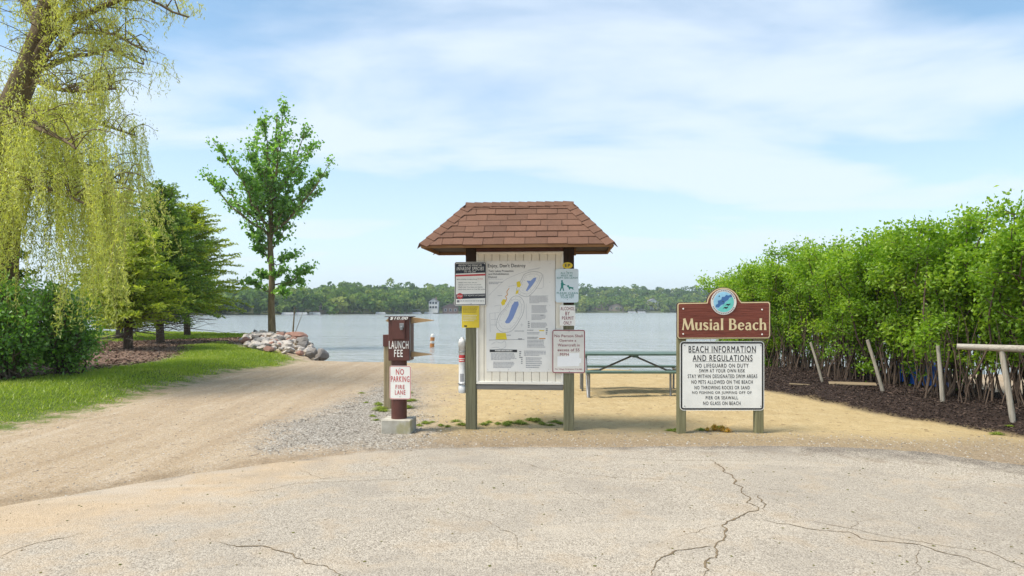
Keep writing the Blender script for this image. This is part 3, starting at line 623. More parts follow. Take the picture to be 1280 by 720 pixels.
s.text([('Before launching and before leaving', *cp(80, 205), *cp(262, 216)), ('INSPECT', *cp(95, 236), *cp(140, 245)), ('boats, trailers, equipment', *cp(146, 236), *cp(262, 245)), ('REMOVE', *cp(95, 256), *cp(138, 265)), ('attached plants and animals', *cp(144, 255), *cp(300, 264)), ('DRAIN', *cp(95, 276), *cp(130, 285)), ('water from boats and vehicles', *cp(136, 275), *cp(310, 284)), ('NEVER MOVE', *cp(95, 297), *cp(166, 306)), ('plants or live fish away', *cp(172, 294), *cp(332, 305))], SBLK, 'rules', .012)
s.text([('YOU MUST:', *cp(266, 201), *cp(318, 213))], SRED, 'red_lettering', .0)
m = MB(); s.dash(m, *cp(110, 402), *cp(332, 412), 1); s.rect(m, *cp(80, 398), *cp(104, 418)); tag(m.build('footer_print', SGRY, s.e), kind='stuff')
s.bolts([cp(208, 428), cp(205, 62)], .006)
s = Sign(KF, 'yellow_notice', 'small yellow notice below the invasive species sign', 'sign', (577.4, 381.6, 599, 409.6), -.0732, [SYEL], None, .004, th=.003)
m = MB(); s.dash(m, *cp(134, 455), *cp(268, 515), 5); tag(m.build('dark_print', paint('ochre_print', (.42, .30, .02), .5), s.e), kind='stuff')
m = MB(); s.dash(m, *cp(134, 530), *cp(266, 592), 4, fill=.6); tag(m.build('pale_print', paint('pale_print', (.80, .72, .40), .5), s.e), kind='stuff')
m = MB(); s.rect(m, *cp(146, 624), *cp(172, 637)); m.build('mark', SBLK, s.e)
# right post
cp = lambda x, y: (680 + x / 4.8, 320 + y / 4.8)
fr = KF; x0, z1 = fr.px(*cp(110, 38), -.07); x1, z0 = fr.px(*cp(172, 76), -.07)
e = empty('oval_tag', fr.M @ Vector(((x0 + x1) / 2, -.0702, z0)), fr.rz, 'small yellow oval tag marked EP near top of right post', 'tag')
hw, hh = (x1 - x0) / 2, (z1 - z0) / 2
MB().prism(disc(0, hh, hw, 28, hh), -.004, 0).build('plate', SYEL, e)
m = MB(); put_text(m, 'EP', -hw * .5, hw * .5, hh * .55, hh * 1.45, -.006, .02); m.build('lettering', SBLK, e)
s = Sign(KF, 'pet_leash_sign', 'pale blue sign with green walker and dog figures', 'sign', (*cp(69, 77), *cp(207, 279)), -.0745, [SBLUE], None, .03)
s.text([('ALL PETS', *cp(100, 97), *cp(171, 108)), ('MUST BE', *cp(103, 112), *cp(170, 123)), ('KEPT ON LEASH', *cp(77, 126), *cp(201, 137)), ('PLEASE CLEAN', *cp(77, 217), *cp(202, 228)), ('UP AFTER', *cp(99, 230), *cp(181, 241)), ('YOUR PET', *cp(100, 243), *cp(178, 254))], SGRN, bold=.008)
m = MB(); cq = lambda x, y: (560 + x / 7.11, 310 + y / 7.11)
for p in ([(1003, 312), (1008, 302), (1022, 304), (1030, 320), (1042, 322), (1042, 330), (1026, 330), (1024, 345), (1032, 380), (1024, 382), (1014, 352), (1000, 384), (992, 380), (1004, 345)], [(1058, 340), (1062, 330), (1072, 330), (1078, 344), (1100, 348), (1116, 350), (1112, 358), (1116, 370), (1108, 371), (1104, 362), (1084, 360), (1084, 370), (1076, 370), (1070, 350), (1062, 347)]): s.poly(m, [cq(*q) for q in p][::-1])
a, b = s.q(*cq(1013, 294)); m.flat(disc(a, b, .013, 14), -s.th - .0015); P0 = s.q(*cq(1040, 326)); P1 = s.q(*cq(1066, 342)); m.ribbon([P0, P1], .003, -s.th - .0015); m.build('figures', SGRN, s.e)
s.bolts([cp(136, 92), cp(140, 262)])
s = Sign(KF, 'alcohol_sign', 'small white sign with red letters about alcohol by permit', 'sign', (*cp(94, 296), *cp(187, 418)), -.0735, [SWHITE], None, .006)
s.text([('ALCOHOL', *cp(100, 305), *cp(183, 326)), ('BY', *cp(128, 334), *cp(154, 356)), ('PERMIT', *cp(108, 363), *cp(178, 383)), ('ONLY', *cp(118, 391), *cp(166, 412))], SMAR, bold=.010)
s = Sign(KF, 'watercraft_sign', 'pale grey sign with maroon border about watercraft speed', 'sign', (*cp(49, 442), *cp(247, 704)), -.0745, [SGREY], SMAR, .03, inset=.003, bw=.012)
s.text([('No Person Shall', *cp(63, 471), *cp(232, 487)), ('Operate a', *cp(92, 499), *cp(193, 518)), ('Watercraft in', *cp(82, 526), *cp(214, 542)), ('excess of 55', *cp(82, 555), *cp(213, 571)), ('MPH', *cp(96, 582), *cp(149, 598))], SMAR, bold=.006)
s.text([('Per Village Ordinance 9.36.080', *cp(68, 675), *cp(228, 684))], SMAR, 'footer', .004)
m = MB(); s.poly(m, [cp(*p) for p in ((80, 664), (80, 602), (150, 602), (150, 582), (212, 582), (212, 612), (224, 614), (224, 640), (212, 642), (212, 660))]); m.build('white_patch', CLOTHW, s.e)
s.bolts([cp(150, 452), cp(152, 694)])
# white capped tube strapped to the left post
cp = lambda x, y: (450 + x / 4.235, 380 + y / 4.235)
xt, zt_ = KF.px(576.8, 421.5, 0); _, zb_ = KF.px(576.8, 491, 0)
PVC = paint('white_pvc', (.78, .77, .74), .35, .07, 8)
e = empty('recycling_tube', KF.M @ Vector((xl - .072 - .058, 0, zb_)), KF.rz, 'white capped plastic tube strapped to side of left kiosk post', 'tube'); H_ = zt_ - zb_
MB().tube([(0, 0, 0), (0, 0, .02), (0, 0, .09), (0, 0, .091), (0, 0, H_ - .14), (0, 0, H_ - .139), (0, 0, H_ - .06)], [.05, .054, .054, .049, .049, .053, .053], 24).build('tube_body', PVC, e)
MB().tube([(0, 0, H_ - .06), (0, 0, H_ - .03), (0, 0, H_ - .028), (0, 0, H_)], [.045, .043, .025, .022], 20).build('cap', PVC, e)
for zz in (.13, H_ - .20):
    MB().tube([(.056 * math.cos(t), .056 * math.sin(t), zz) for t in np.linspace(0, 2 * math.pi, 21)], .006, 6).build('strap', STEEL, e)
    MB().box(.05, .0582, -.012, .012, zz - .008, zz + .008).build('strap_bracket', STEEL, e)
def curved(a0, a1, z0, z1, r, mat, nm):
    m = MB(); n = 8; vs = []
    for i in range(n + 1):
        t = R(a0 + (a1 - a0) * i / n); vs += [(r * math.sin(t), -r * math.cos(t), z0), (r * math.sin(t), -r * math.cos(t), z1)]
    m.add(vs, [(2 * i, 2 * i + 2, 2 * i + 3, 2 * i + 1) for i in range(n)], 0, True); return m.build(nm, mat, e)
curved(-55, 55, H_ - .34, H_ - .245, .0505, SRED, 'red_label'); curved(-52, 52, H_ - .30, H_ - .29, .0512, SWHITE, 'label_stripe'); curved(-40, 40, H_ - .325, H_ - .315, .0512, SWHITE, 'label_stripe'); curved(-30, 35, .16, .27, .0503, SMID, 'grey_label')

# ================================================================== launch fee post
BRN = paint('brown_enamel', (.105, .034, .024), .5, .16, 7); BRND = paint('dark_brown_enamel', (.05, .018, .014), .55, .15, 7)
CONC = Mt('cast_concrete'); vv = CONC.map(); nn_ = CONC.noise(vv, 7, 5, .6); CONC.bump(CONC.noise(vv, 50, 4), .5, .006)
CONC = CONC.fin(CONC.mix(CONC.ramp(CONC.noise(vv, 4, 3), (.52, 0), (.64, .6)), CONC.ramp(nn_, (.3, (.34, .31, .25)), (.7, (.52, .49, .42))), (.30, .27, .10)), .9, 0, .2)
LF = Fr((-1.526, 9.22, 0), R(-4)); zb0 = gz(LF.o.x, LF.o.y)
lfe = empty('launch_fee_post', (LF.o.x, LF.o.y, zb0), LF.rz, 'brown pay box marked LAUNCH FEE on round post in concrete block', 'fee post')
def lz(py, yl=0): return LF.px(500, py, yl)[1] - zb0
def lx(px, yl=0): return LF.px(px, 450, yl)[0]
MB().bbox(lx(476, -.16), lx(513.5, -.16), -.16, .20, -.10, .185, .012).build('concrete_base', CONC, lfe)
MB().cyl(((lx(489) + lx(509)) / 2, 0), .105, .185, lz(396), 28).build('pole', BRN, lfe)
bx0, bx1 = lx(485.5, -.13), lx(511.8, -.13); z0_, z1_ = lz(451, -.13), lz(396.5, -.13)
box = MB().bbox(bx0, bx1, -.13, .15, z0_, z1_, .006).build('pay_box', BRN, lfe)
d0, d1 = lx(490.5, -.13), lx(507, -.13)
door = MB().bbox(d0, d1, -.165, -.131, lz(424, -.15), lz(400, -.15), .006).build('door', BRN, box)
MB().bbox(d0 + .105, d0 + .165, -.172, -.1655, lz(410, -.165), lz(404, -.165), .002).build('hasp', STEEL, door)
MB().bbox(d0 + .118, d0 + .155, -.198, -.173, lz(412.5, -.165), lz(407.5, -.165), .005).build('padlock', STEEL, door)
MB().bbox(bx1 + .001, bx1 + .006, -.12, -.09, z0_ + .01, z1_ - .01, .001).build('side_strip', STEEL, box)
MB().bbox(bx0 - .045, bx1 + .02, -.16, .17, z1_ + .002, z1_ + .012, .003).build('lid', BRND, box)
kx = Mt('faded_brown_sheet'); SHEET = kx.fin(kx.ramp(kx.noise(kx.map(), 6, 4), (.35, (.30, .19, .09)), (.7, (.42, .29, .15))), .6, 0, .3)
for (za, zb2, tip) in ((z1_ - .001, z1_ - .085, .30), (lz(440, -.13), lz(447, -.13), .27)):
    m = MB(); m.prism([(bx1 + .007, zb2), (bx1 + tip, (za + zb2) / 2 - .004), (bx1 + tip, (za + zb2) / 2 + .004), (bx1 + .007, za)], -.05, .05); m.build('side_wing', SHEET, box)
m = MB(); m.prism([(bx0 - .10 + .04, z1_ - .05), (bx0 - .001, z1_ - .075), (bx0 - .001, z1_ - .001)], -.05, .05); m.build('side_wing', SHEET, box)
def ltext(lines, y, mat, nm, par, bold=.02, shear=0):
    m = MB()
    for t, a, b, c, d in lines:
        xa, za = LF.px(a, d, y); xb, zb3 = LF.px(c, b, y); put_text(m, t, xa, xb, za - zb0, zb3 - zb0, y, bold, 0, shear)
    return m.build(nm, mat, par)
ltext([('LAUNCH', 486.3, 426.3, 510.6, 435.8), ('FEE', 492.8, 437.2, 503.5, 446)], -.1325, SWHITE, 'lettering', box, .012)
m = MB(); a = LF.px(485.7, 400.2, -.161); b = LF.px(511.6, 395.6, -.161); m.box(a[0], b[0], -.163, -.131, a[1] - zb0, b[1] - zb0 - .002); m.build('price_strip', BRND, box)
ltext([('$10.00', 487.5, 396.2, 509.8, 399.9)], -.1645, SWHITE, 'price_lettering', box, .02, .25)
s = Sign(LF, 'no_parking_sign', 'white sign with red NO PARKING FIRE LANE on launch fee post', 'sign', (487, 457, 513.8, 499.3), -.1065, [SWHITE], SRED, .03, inset=.004, bw=.007)
s.text([('NO', *cp(191, 344), *cp(233, 374)), ('PARKING', *cp(165, 382), *cp(262, 412)), ('FIRE', *cp(189, 428), *cp(237, 449)), ('LANE', *cp(186, 456), *cp(241, 479))], SRED, bold=.010); s.bolts([cp(211, 340), cp(212, 490)])
# wooden post behind, with a brown sign seen from its edge
RPY = 11.5; RPX = (485 - 640) / F * RPY; zr = gz(RPX, RPY)
e = empty('wooden_post', (RPX, RPY, zr), 0, 'square wooden post with brown marker behind the launch fee post', 'post')
MB().bbox(-.062, .062, -.06, .06, -.2, 1.22, .01).build('post', wood('tan_post_wood', (.30, .24, .14), (.40, .32, .20), (.16, .12, .065)), e)
MB().bbox(-.07, .062, -.085, -.061, 1.05, 1.25, .006).build('marker_board', BRN, e)

# ================================================================== beach sign
BF = Fr((2.79, 9.12, 0), 0); 
xA, xB = BF.px(852.5, 450)[0], BF.px(949.5, 450)[0]
bse = empty('beach_name_sign', (BF.o.x, BF.o.y, 0), 0, 'carved red brown wooden sign reading Musial Beach on two posts', 'sign')
OLV = wood('olive_treated_post', (.20, .185, .095), (.28, .265, .15), (.10, .09, .045))
for xp in (xA, xB):
    zb = gz(BF.o.x + xp, BF.o.y); MB().bbox(xp - .056, xp + .056, 0, .10, zb - .3, BF.px(850, 400)[1], .008).build('post', OLV, bse)
rp = [(846.5, 423), (846.5, 380), (847.8, 378), (882, 377.3)]
arch = [(904 + 21.5 * math.cos(R(t)), 380.5 - 21.5 * math.sin(R(t))) for t in range(172, 7, -11)]
rpx = [(848.5, 424), (846, 421.5), (846, 380.5), (848.3, 378), (881, 377.6)] + arch + [(927, 377.0), (960.5, 376.6), (963, 379), (963, 420.5), (960.5, 423.5)]
RW = Mt('carved_red_wood'); vv = RW.map((3, 30, 60)); gr = RW.noise(vv, 1, 5, .6, .8); RW.bump(gr, .8, .006)
RW = RW.fin(RW.ramp(gr, (.28, (.085, .022, .014)), (.5, (.17, .045, .028)), (.75, (.25, .075, .045))), .6, 0, .3)
GOLD = paint('cream_letter_paint', (.72, .58, .33), .5, .08, 8); DBR = paint('dark_sign_edge', (.05, .018, .014), .6, .1, 8)
P = [BF.px(*q, -.03) for q in rpx]; brd = MB(); brd.prism(P[::-1] if False else P[::-1], -.03, -.001); 
def ccw(P): return P if sum(P[i][0] * P[(i + 1) % len(P)][1] - P[(i + 1) % len(P)][0] * P[i][1] for i in range(len(P))) > 0 else P[::-1]
P = ccw(P); brd = MB().prism(P, -.03, -.001).build('board', DBR, bse)
cx_, cz_ = sum(p[0] for p in P) / len(P), sum(p[1] for p in P) / len(P)
def offset(P, d):
    o = []; n = len(P)
    for i in range(n):
        a, b, c = Vector(P[i - 1]), Vector(P[i]), Vector(P[(i + 1) % n]); t1 = (b - a).normalized(); t2 = (c - b).normalized(); n1 = Vector((-t1.y, t1.x)); n2 = Vector((-t2.y, t2.x)); nn = (n1 + n2); nn = nn / max(nn.length_squared, .3) * 2
        o.append((b.x + nn.x * d * .5 * 1.0, b.y + nn.y * d * .5))
    return o
Pi = offset(P, .014); Po = offset(P, .042); n = len(P)
m = MB(); m.prism(Pi, -.033, -.0301); m.build('gold_rim', GOLD, brd); m = MB(); m.prism(Po, -.036, -.0331); m.build('face', RW, brd)
# emblem
cx, cz = BF.px(904.3, 377.5, -.036); er = .170; emb = MB().prism(disc(cx, cz, er, 40), -.044, -.0362).build('emblem', SGREY, brd)
MB().flat(disc(cx, cz, er * .80, 40), -.0455).build('emblem_field', paint('emblem_pale_blue', (.32, .62, .80), .5), emb)
m = MB(); m.flat([(cx + er * .78 * math.cos(R(t)), cz + er * .78 * math.sin(R(t))) for t in range(-128, 40, 8)], -.0465); m.build('emblem_water', paint('emblem_teal', (.16, .60, .52), .5), emb)
m = MB(); m.flat([(cx + er * x, cz + er * z) for x, z in ((-.64, -.40), (-.40, -.42), (-.2, -.22), (.02, -.16), (.12, .04), (.34, .16), (.42, .34), (.66, .42), (.58, .60), (.36, .50), (.2, .56), (.06, .40), (-.14, .40), (-.2, .18), (-.46, .10), (-.44, -.14), (-.62, -.22))], -.0475); m.build('emblem_shape', paint('emblem_blue', (.05, .16, .38), .5), emb)
m = MB()
for ox, oz in ((.30, -.22), (.12, -.46)): m.flat([(cx + er * (ox + x), cz + er * (oz + z)) for x, z in ((-.2, -.06), (-.06, -.02), (.06, -.08), (.2, .02), (.22, .12), (.1, .06), (-.04, .08), (-.14, .0))], -.0475)
m.flat([(cx + er * x, cz + er * z) for x, z in ((-.42, .40), (-.30, .42), (-.34, .54))], -.0475); m.flat(disc(cx - er * .06, cz + er * .04, er * .05, 8), -.0485); m.build('emblem_birds', SNAVY, emb)
m = MB()
for t in list(range(20, 165, 9)) + list(range(205, 340, 9)):
    a = R(t); d = Vector((math.cos(a), math.sin(a))); tt = Vector((-d.y, d.x)); c = Vector((cx, cz)) + d * er * .90; m.ribbon([c - tt * er * .05, c + tt * er * .045], er * .085, -.0455)
tag(m.build('emblem_ring_print', SGRY, emb), kind='stuff')
# flared capital lettering "Musial Beach": strokes with swelling ends
def arc(cx, cz, rx, rz, a0, a1, n=12): return [(cx + rx * math.cos(R(a0 + (a1 - a0) * i / n)), cz + rz * math.sin(R(a0 + (a1 - a0) * i / n))) for i in range(n + 1)]
T, Tn, X = .17, .085, .66
def fl(n, w=T): return [w * (1.22 if i in (0, n - 1) else 1.0) for i in range(n)]
GL = {
 'M': (1.08, [([(.10, 0), (.13, .25), (.19, .75), (.21, 1)], [.17, .11, .12, .14]), ([(.20, 1), (.36, .55), (.53, .04)], [.22, .19, .15]), ([(.53, .04), (.68, .5), (.86, 1)], [.10, .10, .12]), ([(.84, 1), (.88, .6), (.97, 0)], [.20, .18, .24])]),
 'u': (.62, [([(.11, X), (.10, .4), (.11, .22)] + arc(.25, .2, .14, .17, 180, 290, 6) + [(.42, .14)], [.21, T, T, T, .15, .14, .13, .12, .11, .10, .09, .08]), ([(.48, X), (.48, .3), (.48, .1), (.50, 0)], [.20, T, T, .22])]),
 's': (.47, [([(.40, .56)] + arc(.24, .50, .15, .13, 50, 200, 7) + [(.16, .38), (.30, .30)] + arc(.24, .16, .15, .13, 30, -150, 8) + [(.06, .12)], [.15, .10, .10, .11, .13, .15, .16, .17, .17, .18, .18, .18, .17, .16, .14, .12, .10, .09, .09, .10, .11, .15])]),
 'i': (.29, [([(.145, X), (.145, .33), (.145, 0)], [.21, T, .22]), ([(.145, .76), (.145, .94)], [.18, .18])]),
 'a': (.55, [([(.07, .54)] + arc(.24, .48, .15, .14, 130, 10, 6) + [(.41, .3), (.41, .1), (.44, 0)], [.14, .10, .10, .11, .13, .15, .16, T, T, T, .20]), ([(.42, .38), (.30, .37)] + arc(.21, .19, .145, .16, 100, 290, 9) + [(.40, .14)], [.09, .09, .10, .12, .14, .16, .16, .15, .14, .12, .10, .09, .08])]),
 'l': (.29, [([(.145, 1.02), (.145, .5), (.145, 0)], [.21, T, .22])]),
 ' ': (.30, []),
 'B': (.72, [([(.15, 1), (.15, .5), (.15, 0)], [.22, .19, .22]), ([(.15, .955), (.30, .955)] + arc(.32, .745, .21, .205, 90, -80, 9) + [(.20, .535)], [.09, .09, .09, .11, .14, .17, .18, .18, .16, .13, .11, .09, .09]), ([(.20, .535), (.34, .535)] + arc(.37, .29, .24, .245, 90, -90, 10) + [(.15, .045)], [.09, .09, .09, .11, .14, .18, .19, .19, .19, .17, .13, .11, .09, .09])]),
 'e': (.60, [([(.10, .36), (.51, .36)], [.08, .08])] + [(arc(.31, .33, .21, .29, 8, 325, 18), [.14, .15, .13, .11, .10, .10, .11, .14, .17, .18, .18, .18, .16, .14, .12, .11, .10, .10, .10])]),
 'c': (.54, [(arc(.32, .33, .22, .29, 48, 318, 16), [.17, .13, .11, .10, .10, .12, .15, .17, .18, .18, .17, .15, .13, .11, .10, .10, .11])]),
 'h': (.63, [([(.12, 1.02), (.12, .5), (.12, 0)], [.21, T, .22]), ([(.14, .44), (.2, .54)] + arc(.34, .46, .14, .16, 120, 0, 6) + [(.49, .25), (.49, 0)], [.08, .09, .09, .10, .12, .14, .15, T, T, T, .22])])}
word = 'Musial Beach'; tw = sum(GL[c][0] + .05 for c in word) - .05; xa, zA = BF.px(852, 412.6, -.036); xb, zB = BF.px(958.3, 398.2, -.036); sx = (xb - xa) / tw; sz = zB - zA
m = MB(); x = 0; ly = 0
for c in word:
    wd, st = GL[c]
    for pl, ws in st:
        if len(ws) != len(pl): ws = list(np.interp(np.linspace(0, 1, len(pl)), np.linspace(0, 1, len(ws)), ws))
        ly = (ly + 1) % 7; P_ = [(xa + (x + px_) * sx, zA + pz_ * sz) for px_, pz_ in pl]; m.ribbon(P_, [q * (sx + sz) / 2 for q in ws], -.0385 - ly * .0003)
    x += wd + .05
m.build('lettering', GOLD, brd)
for q in ((854, 386), (952.5, 387), (854, 417.5), (952.5, 418)):
    a, b = BF.px(*q, -.036); MB().tube([(a, -.036, b), (a, -.041, b)], [.011, .008], 10).build('bolt', SWHITE, brd)
# regulations sign below
s = Sign(BF, 'beach_rules_sign', 'white beach information and regulations sign with black border', 'sign', (849.7, 426.5, 955, 513), -.0005, [SWHITE], SBLK, .05, inset=.010, bw=.022)
cp = lambda x, y: (830 + x / 3.427, 350 + y / 3.427)
s.text([('BEACH INFORMATION', *cp(105, 283), *cp(392, 310)), ('AND REGULATIONS', *cp(122, 321), *cp(378, 347))], SBLK, 'heading', .012)
s.text([('NO LIFEGUARD ON DUTY', *cp(134, 358), *cp(361, 375)), ('SWIM AT YOUR OWN RISK', *cp(150, 381), *cp(346, 396)), ('STAY WITHIN DESIGNATED SWIM AREAS', *cp(101, 404), *cp(398, 420)), ('NO PETS ALLOWED ON THE BEACH', *cp(117, 429), *cp(379, 444)), ('NO THROWING ROCKS OR SAND', *cp(130, 453), *cp(366, 468)), ('NO FISHING OR JUMPING OFF OF', *cp(120, 476), *cp(374, 491)), ('PIER OR SEAWALL', *cp(178, 497), *cp(316, 511)), ('NO GLASS ON BEACH', *cp(167, 520), *cp(327, 535))], SBLK, 'rules', .012)
m = MB(); s.rect(m, *cp(105, 311.5), *cp(392, 312.8)); s.rect(m, *cp(122, 348.5), *cp(378, 349.8)); m.build('underline', SBLK, s.e); s.bolts([cp(88, 280), cp(414, 280), cp(88, 540), cp(414, 540)], .008)

# ================================================================== picnic table
TG = paint('green_board_paint', (.085, .14, .105), .5, .14, 6)
TX0, TX1, TYC = 1.40, 3.42, 13.6; tz = gz(2.4, 13.6) + .01
pt = empty('picnic_table', (2.41, TYC, tz), 0, 'green plank picnic table with grey pipe legs on the sand', 'picnic table'); hx = (TX1 - TX0) / 2
for i in range(5): MB().bbox(-hx, hx, -.37 + i * .15, -.37 + i * .15 + .142, .742, .782, .006).build('top_plank', TG, pt)
for y0 in (-.80, .56):
    MB().bbox(-hx - .0, hx, y0, y0 + .24, .432, .472, .006).build('seat_plank', TG, pt)
def pipe(pts, r=.021, mat=STEEL, nm='leg'): return MB().tube(pts, r, 10).build(nm, mat, pt)
def gzl(x, y): return gz(2.41 + x, TYC + y) - tz
for sx_ in (-1, 1):
    x = sx_ * (hx - (.06 if sx_ < 0 else .42)); xb_ = sx_ * (hx - .04)
    pipe([(x, -.68, .43), (x, -.68, .12), (x, -.70, gzl(x, -.7) - .03)]); pipe([(xb_, .68, .43), (xb_, .68, .1), (xb_, .70, gzl(xb_, .7) - .03)])
    pipe([(xb_, .30, .741), (xb_, .34, .4), (xb_, .36, gzl(xb_, .36) - .03)], mat=DSTEEL); pipe([(xb_, -.30, .741), (xb_ + .005, -.42, .25), (xb_, -.60, .05), (xb_, -.66, gzl(xb_, -.66) - .02)])
    pipe([(xb_, -.78, .41), (xb_, .78, .41)], .02, STEEL, 'seat_support'); MB().bbox(xb_ - .02, xb_ + .02, -.34, .34, .70, .7415, .004).build('cleat', TG, pt)
    pipe([(0.0 + sx_ * .02, 0, .715), (sx_ * (hx - .34), 0, .43), (xb_ - sx_ * .02, 0, .41)], .019, DSTEEL, 'brace')
MB().bbox(-.05, .05, -.34, .34, .70, .7415, .004).build('cleat', TG, pt)
# ================================================================== foliage
def collect(parts): 
    V = np.concatenate([p[0] for p in parts]); o = 0; Fs = []
    for p in parts: Fs.append(p[1] + o); o += len(p[0])
    return V, np.concatenate(Fs), np.concatenate([p[2] for p in parts])
def curve3(p0, p1, bend, n=7, sag=0.0):
    p0, p1 = np.array(p0, float), np.array(p1, float); t = np.linspace(0, 1, n)[:, None]
    return p0 + (p1 - p0) * t + np.array(bend) * np.sin(t * math.pi) + np.array([0, 0, -sag]) * t ** 2
def wig(g, a): return g.normal(size=3) * a

# ---- weeping willow at the left ------------------------------------------------
WB = bark('willow_bark', (.20, .15, .085), (.07, .05, .03), 10); WL = leafmat('willow_leaf', (.30, .33, .05), (.50, .51, .10), (.66, .65, .22), .5, .2)
g = np.random.default_rng(11); wx, wy = -11.35, 15.2; wz = gz(wx, wy)
wil = empty('willow_tree', (wx, wy, wz), 0, 'tall weeping willow with long yellow green hanging strands at left', 'tree')
loc = lambda px, py, Y: np.array(at(px, py, Y)) - np.array([wx, wy, wz])
tr = MB(); main = [(0, 0, -.3), (.0, 0, 0.1), (-.08, 0, 1.2), (-.10, .05, 2.4), loc(8, 230, 15.2), loc(4, 160, 15.2), loc(32, 95, 15.2), loc(52, 40, 15.2), loc(66, -20, 15.4), loc(80, -110, 15.5), loc(84, -190, 15.5)]
tr.tube(main, [.62, .48, .40, .36, .32, .29, .25, .21, .17, .10, .04], 12)
limbs = [([main[6], loc(62, 45, 15), loc(95, 20, 14.6), loc(150, 0, 14.2), loc(215, -6, 13.9)], .12), ([main[6], loc(60, 108, 15), loc(110, 120, 14.4), loc(150, 122, 14.0)], .07),
         ([main[5], loc(-50, 80, 15.5), loc(-130, 20, 16), loc(-210, 0, 16.5)], .16), ([main[7], loc(20, -20, 16), loc(-30, -80, 17), loc(-60, -120, 18)], .12), ([main[7], loc(60, 5, 14.2), loc(90, -30, 13), loc(105, -50, 12.2)], .11),
         ([main[5], loc(40, 140, 16), loc(110, 150, 17), loc(160, 165, 17.6)], .10), ([main[8], loc(120, -50, 15.2), loc(180, -60, 15), loc(228, -30, 14.8)], .09), ([main[5], loc(20, 150, 13.8), loc(60, 170, 12.9), loc(90, 190, 12.5)], .09),
         ([main[8], loc(40, -80, 16), loc(20, -150, 17), loc(-20, -200, 17.5)], .08), ([main[6], loc(90, 70, 16.2), loc(140, 60, 17), loc(175, 80, 17.4)], .08), ([main[4], loc(60, 215, 15), loc(115, 215, 15), loc(150, 235, 14.8)], .07), ([main[4], loc(-60, 200, 14.5), loc(-120, 190, 14), loc(-170, 210, 14)], .1),
         ([main[4], loc(50, 235, 13.9), loc(90, 250, 13.2), loc(125, 270, 13.0)], .06), ([main[7], loc(110, -22, 14.6), loc(180, 2, 14.2), loc(232, 30, 14.0)], .06), ([main[6], loc(100, 40, 14.6), loc(150, 45, 14.2), loc(190, 70, 14.0)], .05)]
anch = []
def spl(P, n=26):
    P = np.array([np.array(p, float) for p in P]); d = np.r_[0, np.cumsum(np.linalg.norm(np.diff(P, axis=0), axis=1))]; t = np.linspace(0, d[-1], n); return np.stack([np.interp(t, d, P[:, i]) for i in range(3)], 1)
for P, r in limbs:
    Q = spl(P); Q += np.cumsum(g.normal(size=Q.shape) * .018, 0) * np.linspace(0, 1, len(Q))[:, None]; tr.tube([tuple(q) for q in Q], list(np.linspace(r, .02, len(Q))), 7)
    for j in range(4, len(Q)):
        for _ in range(2):   # side twigs that arch out before they hang
            e = Q[j] + np.array([*(g.normal(size=2) * .75), g.uniform(-.1, .45)])
            if 640 + (e[0] + wx) / (e[1] + wy) * F > np.interp(HOR - (e[2] + wz - EYE) / (e[1] + wy) * F, [0, 60, 110, 200], [238, 228, 185, 200]): continue
            c = curve3(Q[j], e, (0, 0, .2), 5)
            tr.tube([tuple(q) for q in c], list(np.linspace(.014, .005, 5)), 4, caps=False); anch += [c[2], c[3], c[4]]
anch = np.array(anch); tr.build('trunk', WB, wil)
parts = []; tw = MB(); ns = 0
def pxof(p): 
    q = p + np.array([wx, wy, wz]); return 640 + q[0] / q[1] * F, HOR - (q[2] - EYE) / q[1] * F
def strand(a, Lw, dr, sh, dens):
    global ns
    n = int(Lw / .075) + 3; t = np.linspace(0, 1, n); sw = g.normal(size=2) * .05
    C = a + np.stack([dr[0] * t * Lw + sw[0] * np.sin(t * 5), dr[1] * t * Lw + sw[1] * np.sin(t * 4 + 1), -t * Lw], 1); q = C[::max(1, n // 6)]; ns += 1
    if len(q) > 1 and ns % 2 == 0: tw.tube([tuple(p) for p in q], .0045, 3, caps=False)
    P = np.repeat(C, dens, 0) + g.normal(size=(n * dens, 3)) * .035; A = np.tile([0, 0, -1.0], (len(P), 1)) + g.normal(size=(len(P), 3)) * .65
    parts.append(leaves(P, .090, .020, A, .3, np.clip(sh + g.uniform(-.2, .3, len(P)), 0, 1), g))
for i in g.integers(0, len(anch), 330):            # tresses: bundles of strands that swing together
    a0 = anch[i]; u, vv = pxof(a0)
    if u < -110 or (vv < 60 and g.random() < .5): continue
    L0 = g.uniform(.4, 1.2) if vv < 120 else g.uniform(1.3, 3.5); L0 *= .45 if (u > 135 and vv < 110) else 1; dr = g.normal(size=2) * .13 + np.array([.05, 0]); s0 = g.uniform(.25, .8)
    for _ in range(int(g.integers(3, 9))):
        a = a0 + g.normal(size=3) * np.array([.16, .16, .12]); u, vv = pxof(a); zend = EYE - (np.interp(u, [60, 130, 150, 185, 205, 235], [408, 400, 350, 315, 260, 90]) + g.normal() * 22 - HOR) / F * wy - wz
        Lw = min(L0 * g.uniform(.6, 1.15), a[2] - zend, a[2] + wz - 1.2)
        if Lw > .25: strand(a, Lw, dr + g.normal(size=2) * .03, s0, 3 if vv < 110 else 4)
for i in range(len(anch)):                    # short leafy sprays along the twigs
    u, vv = pxof(anch[i])
    if u > -110 and vv < 260 and (i % 2 == 0 or (u > 110 and vv < 130)): strand(anch[i] + wig(g, .08), g.uniform(.12, .4), g.normal(size=2) * .5, g.uniform(.1, .6), 2)
tw.build('hanging_twigs', paint('willow_twig', (.36, .30, .08), .7, .1), wil)
V, Fq, rn = collect(parts); mesh_np('crown', V, Fq, WL, dict(rnd=rn), wil); print('willow leaves', len(Fq))

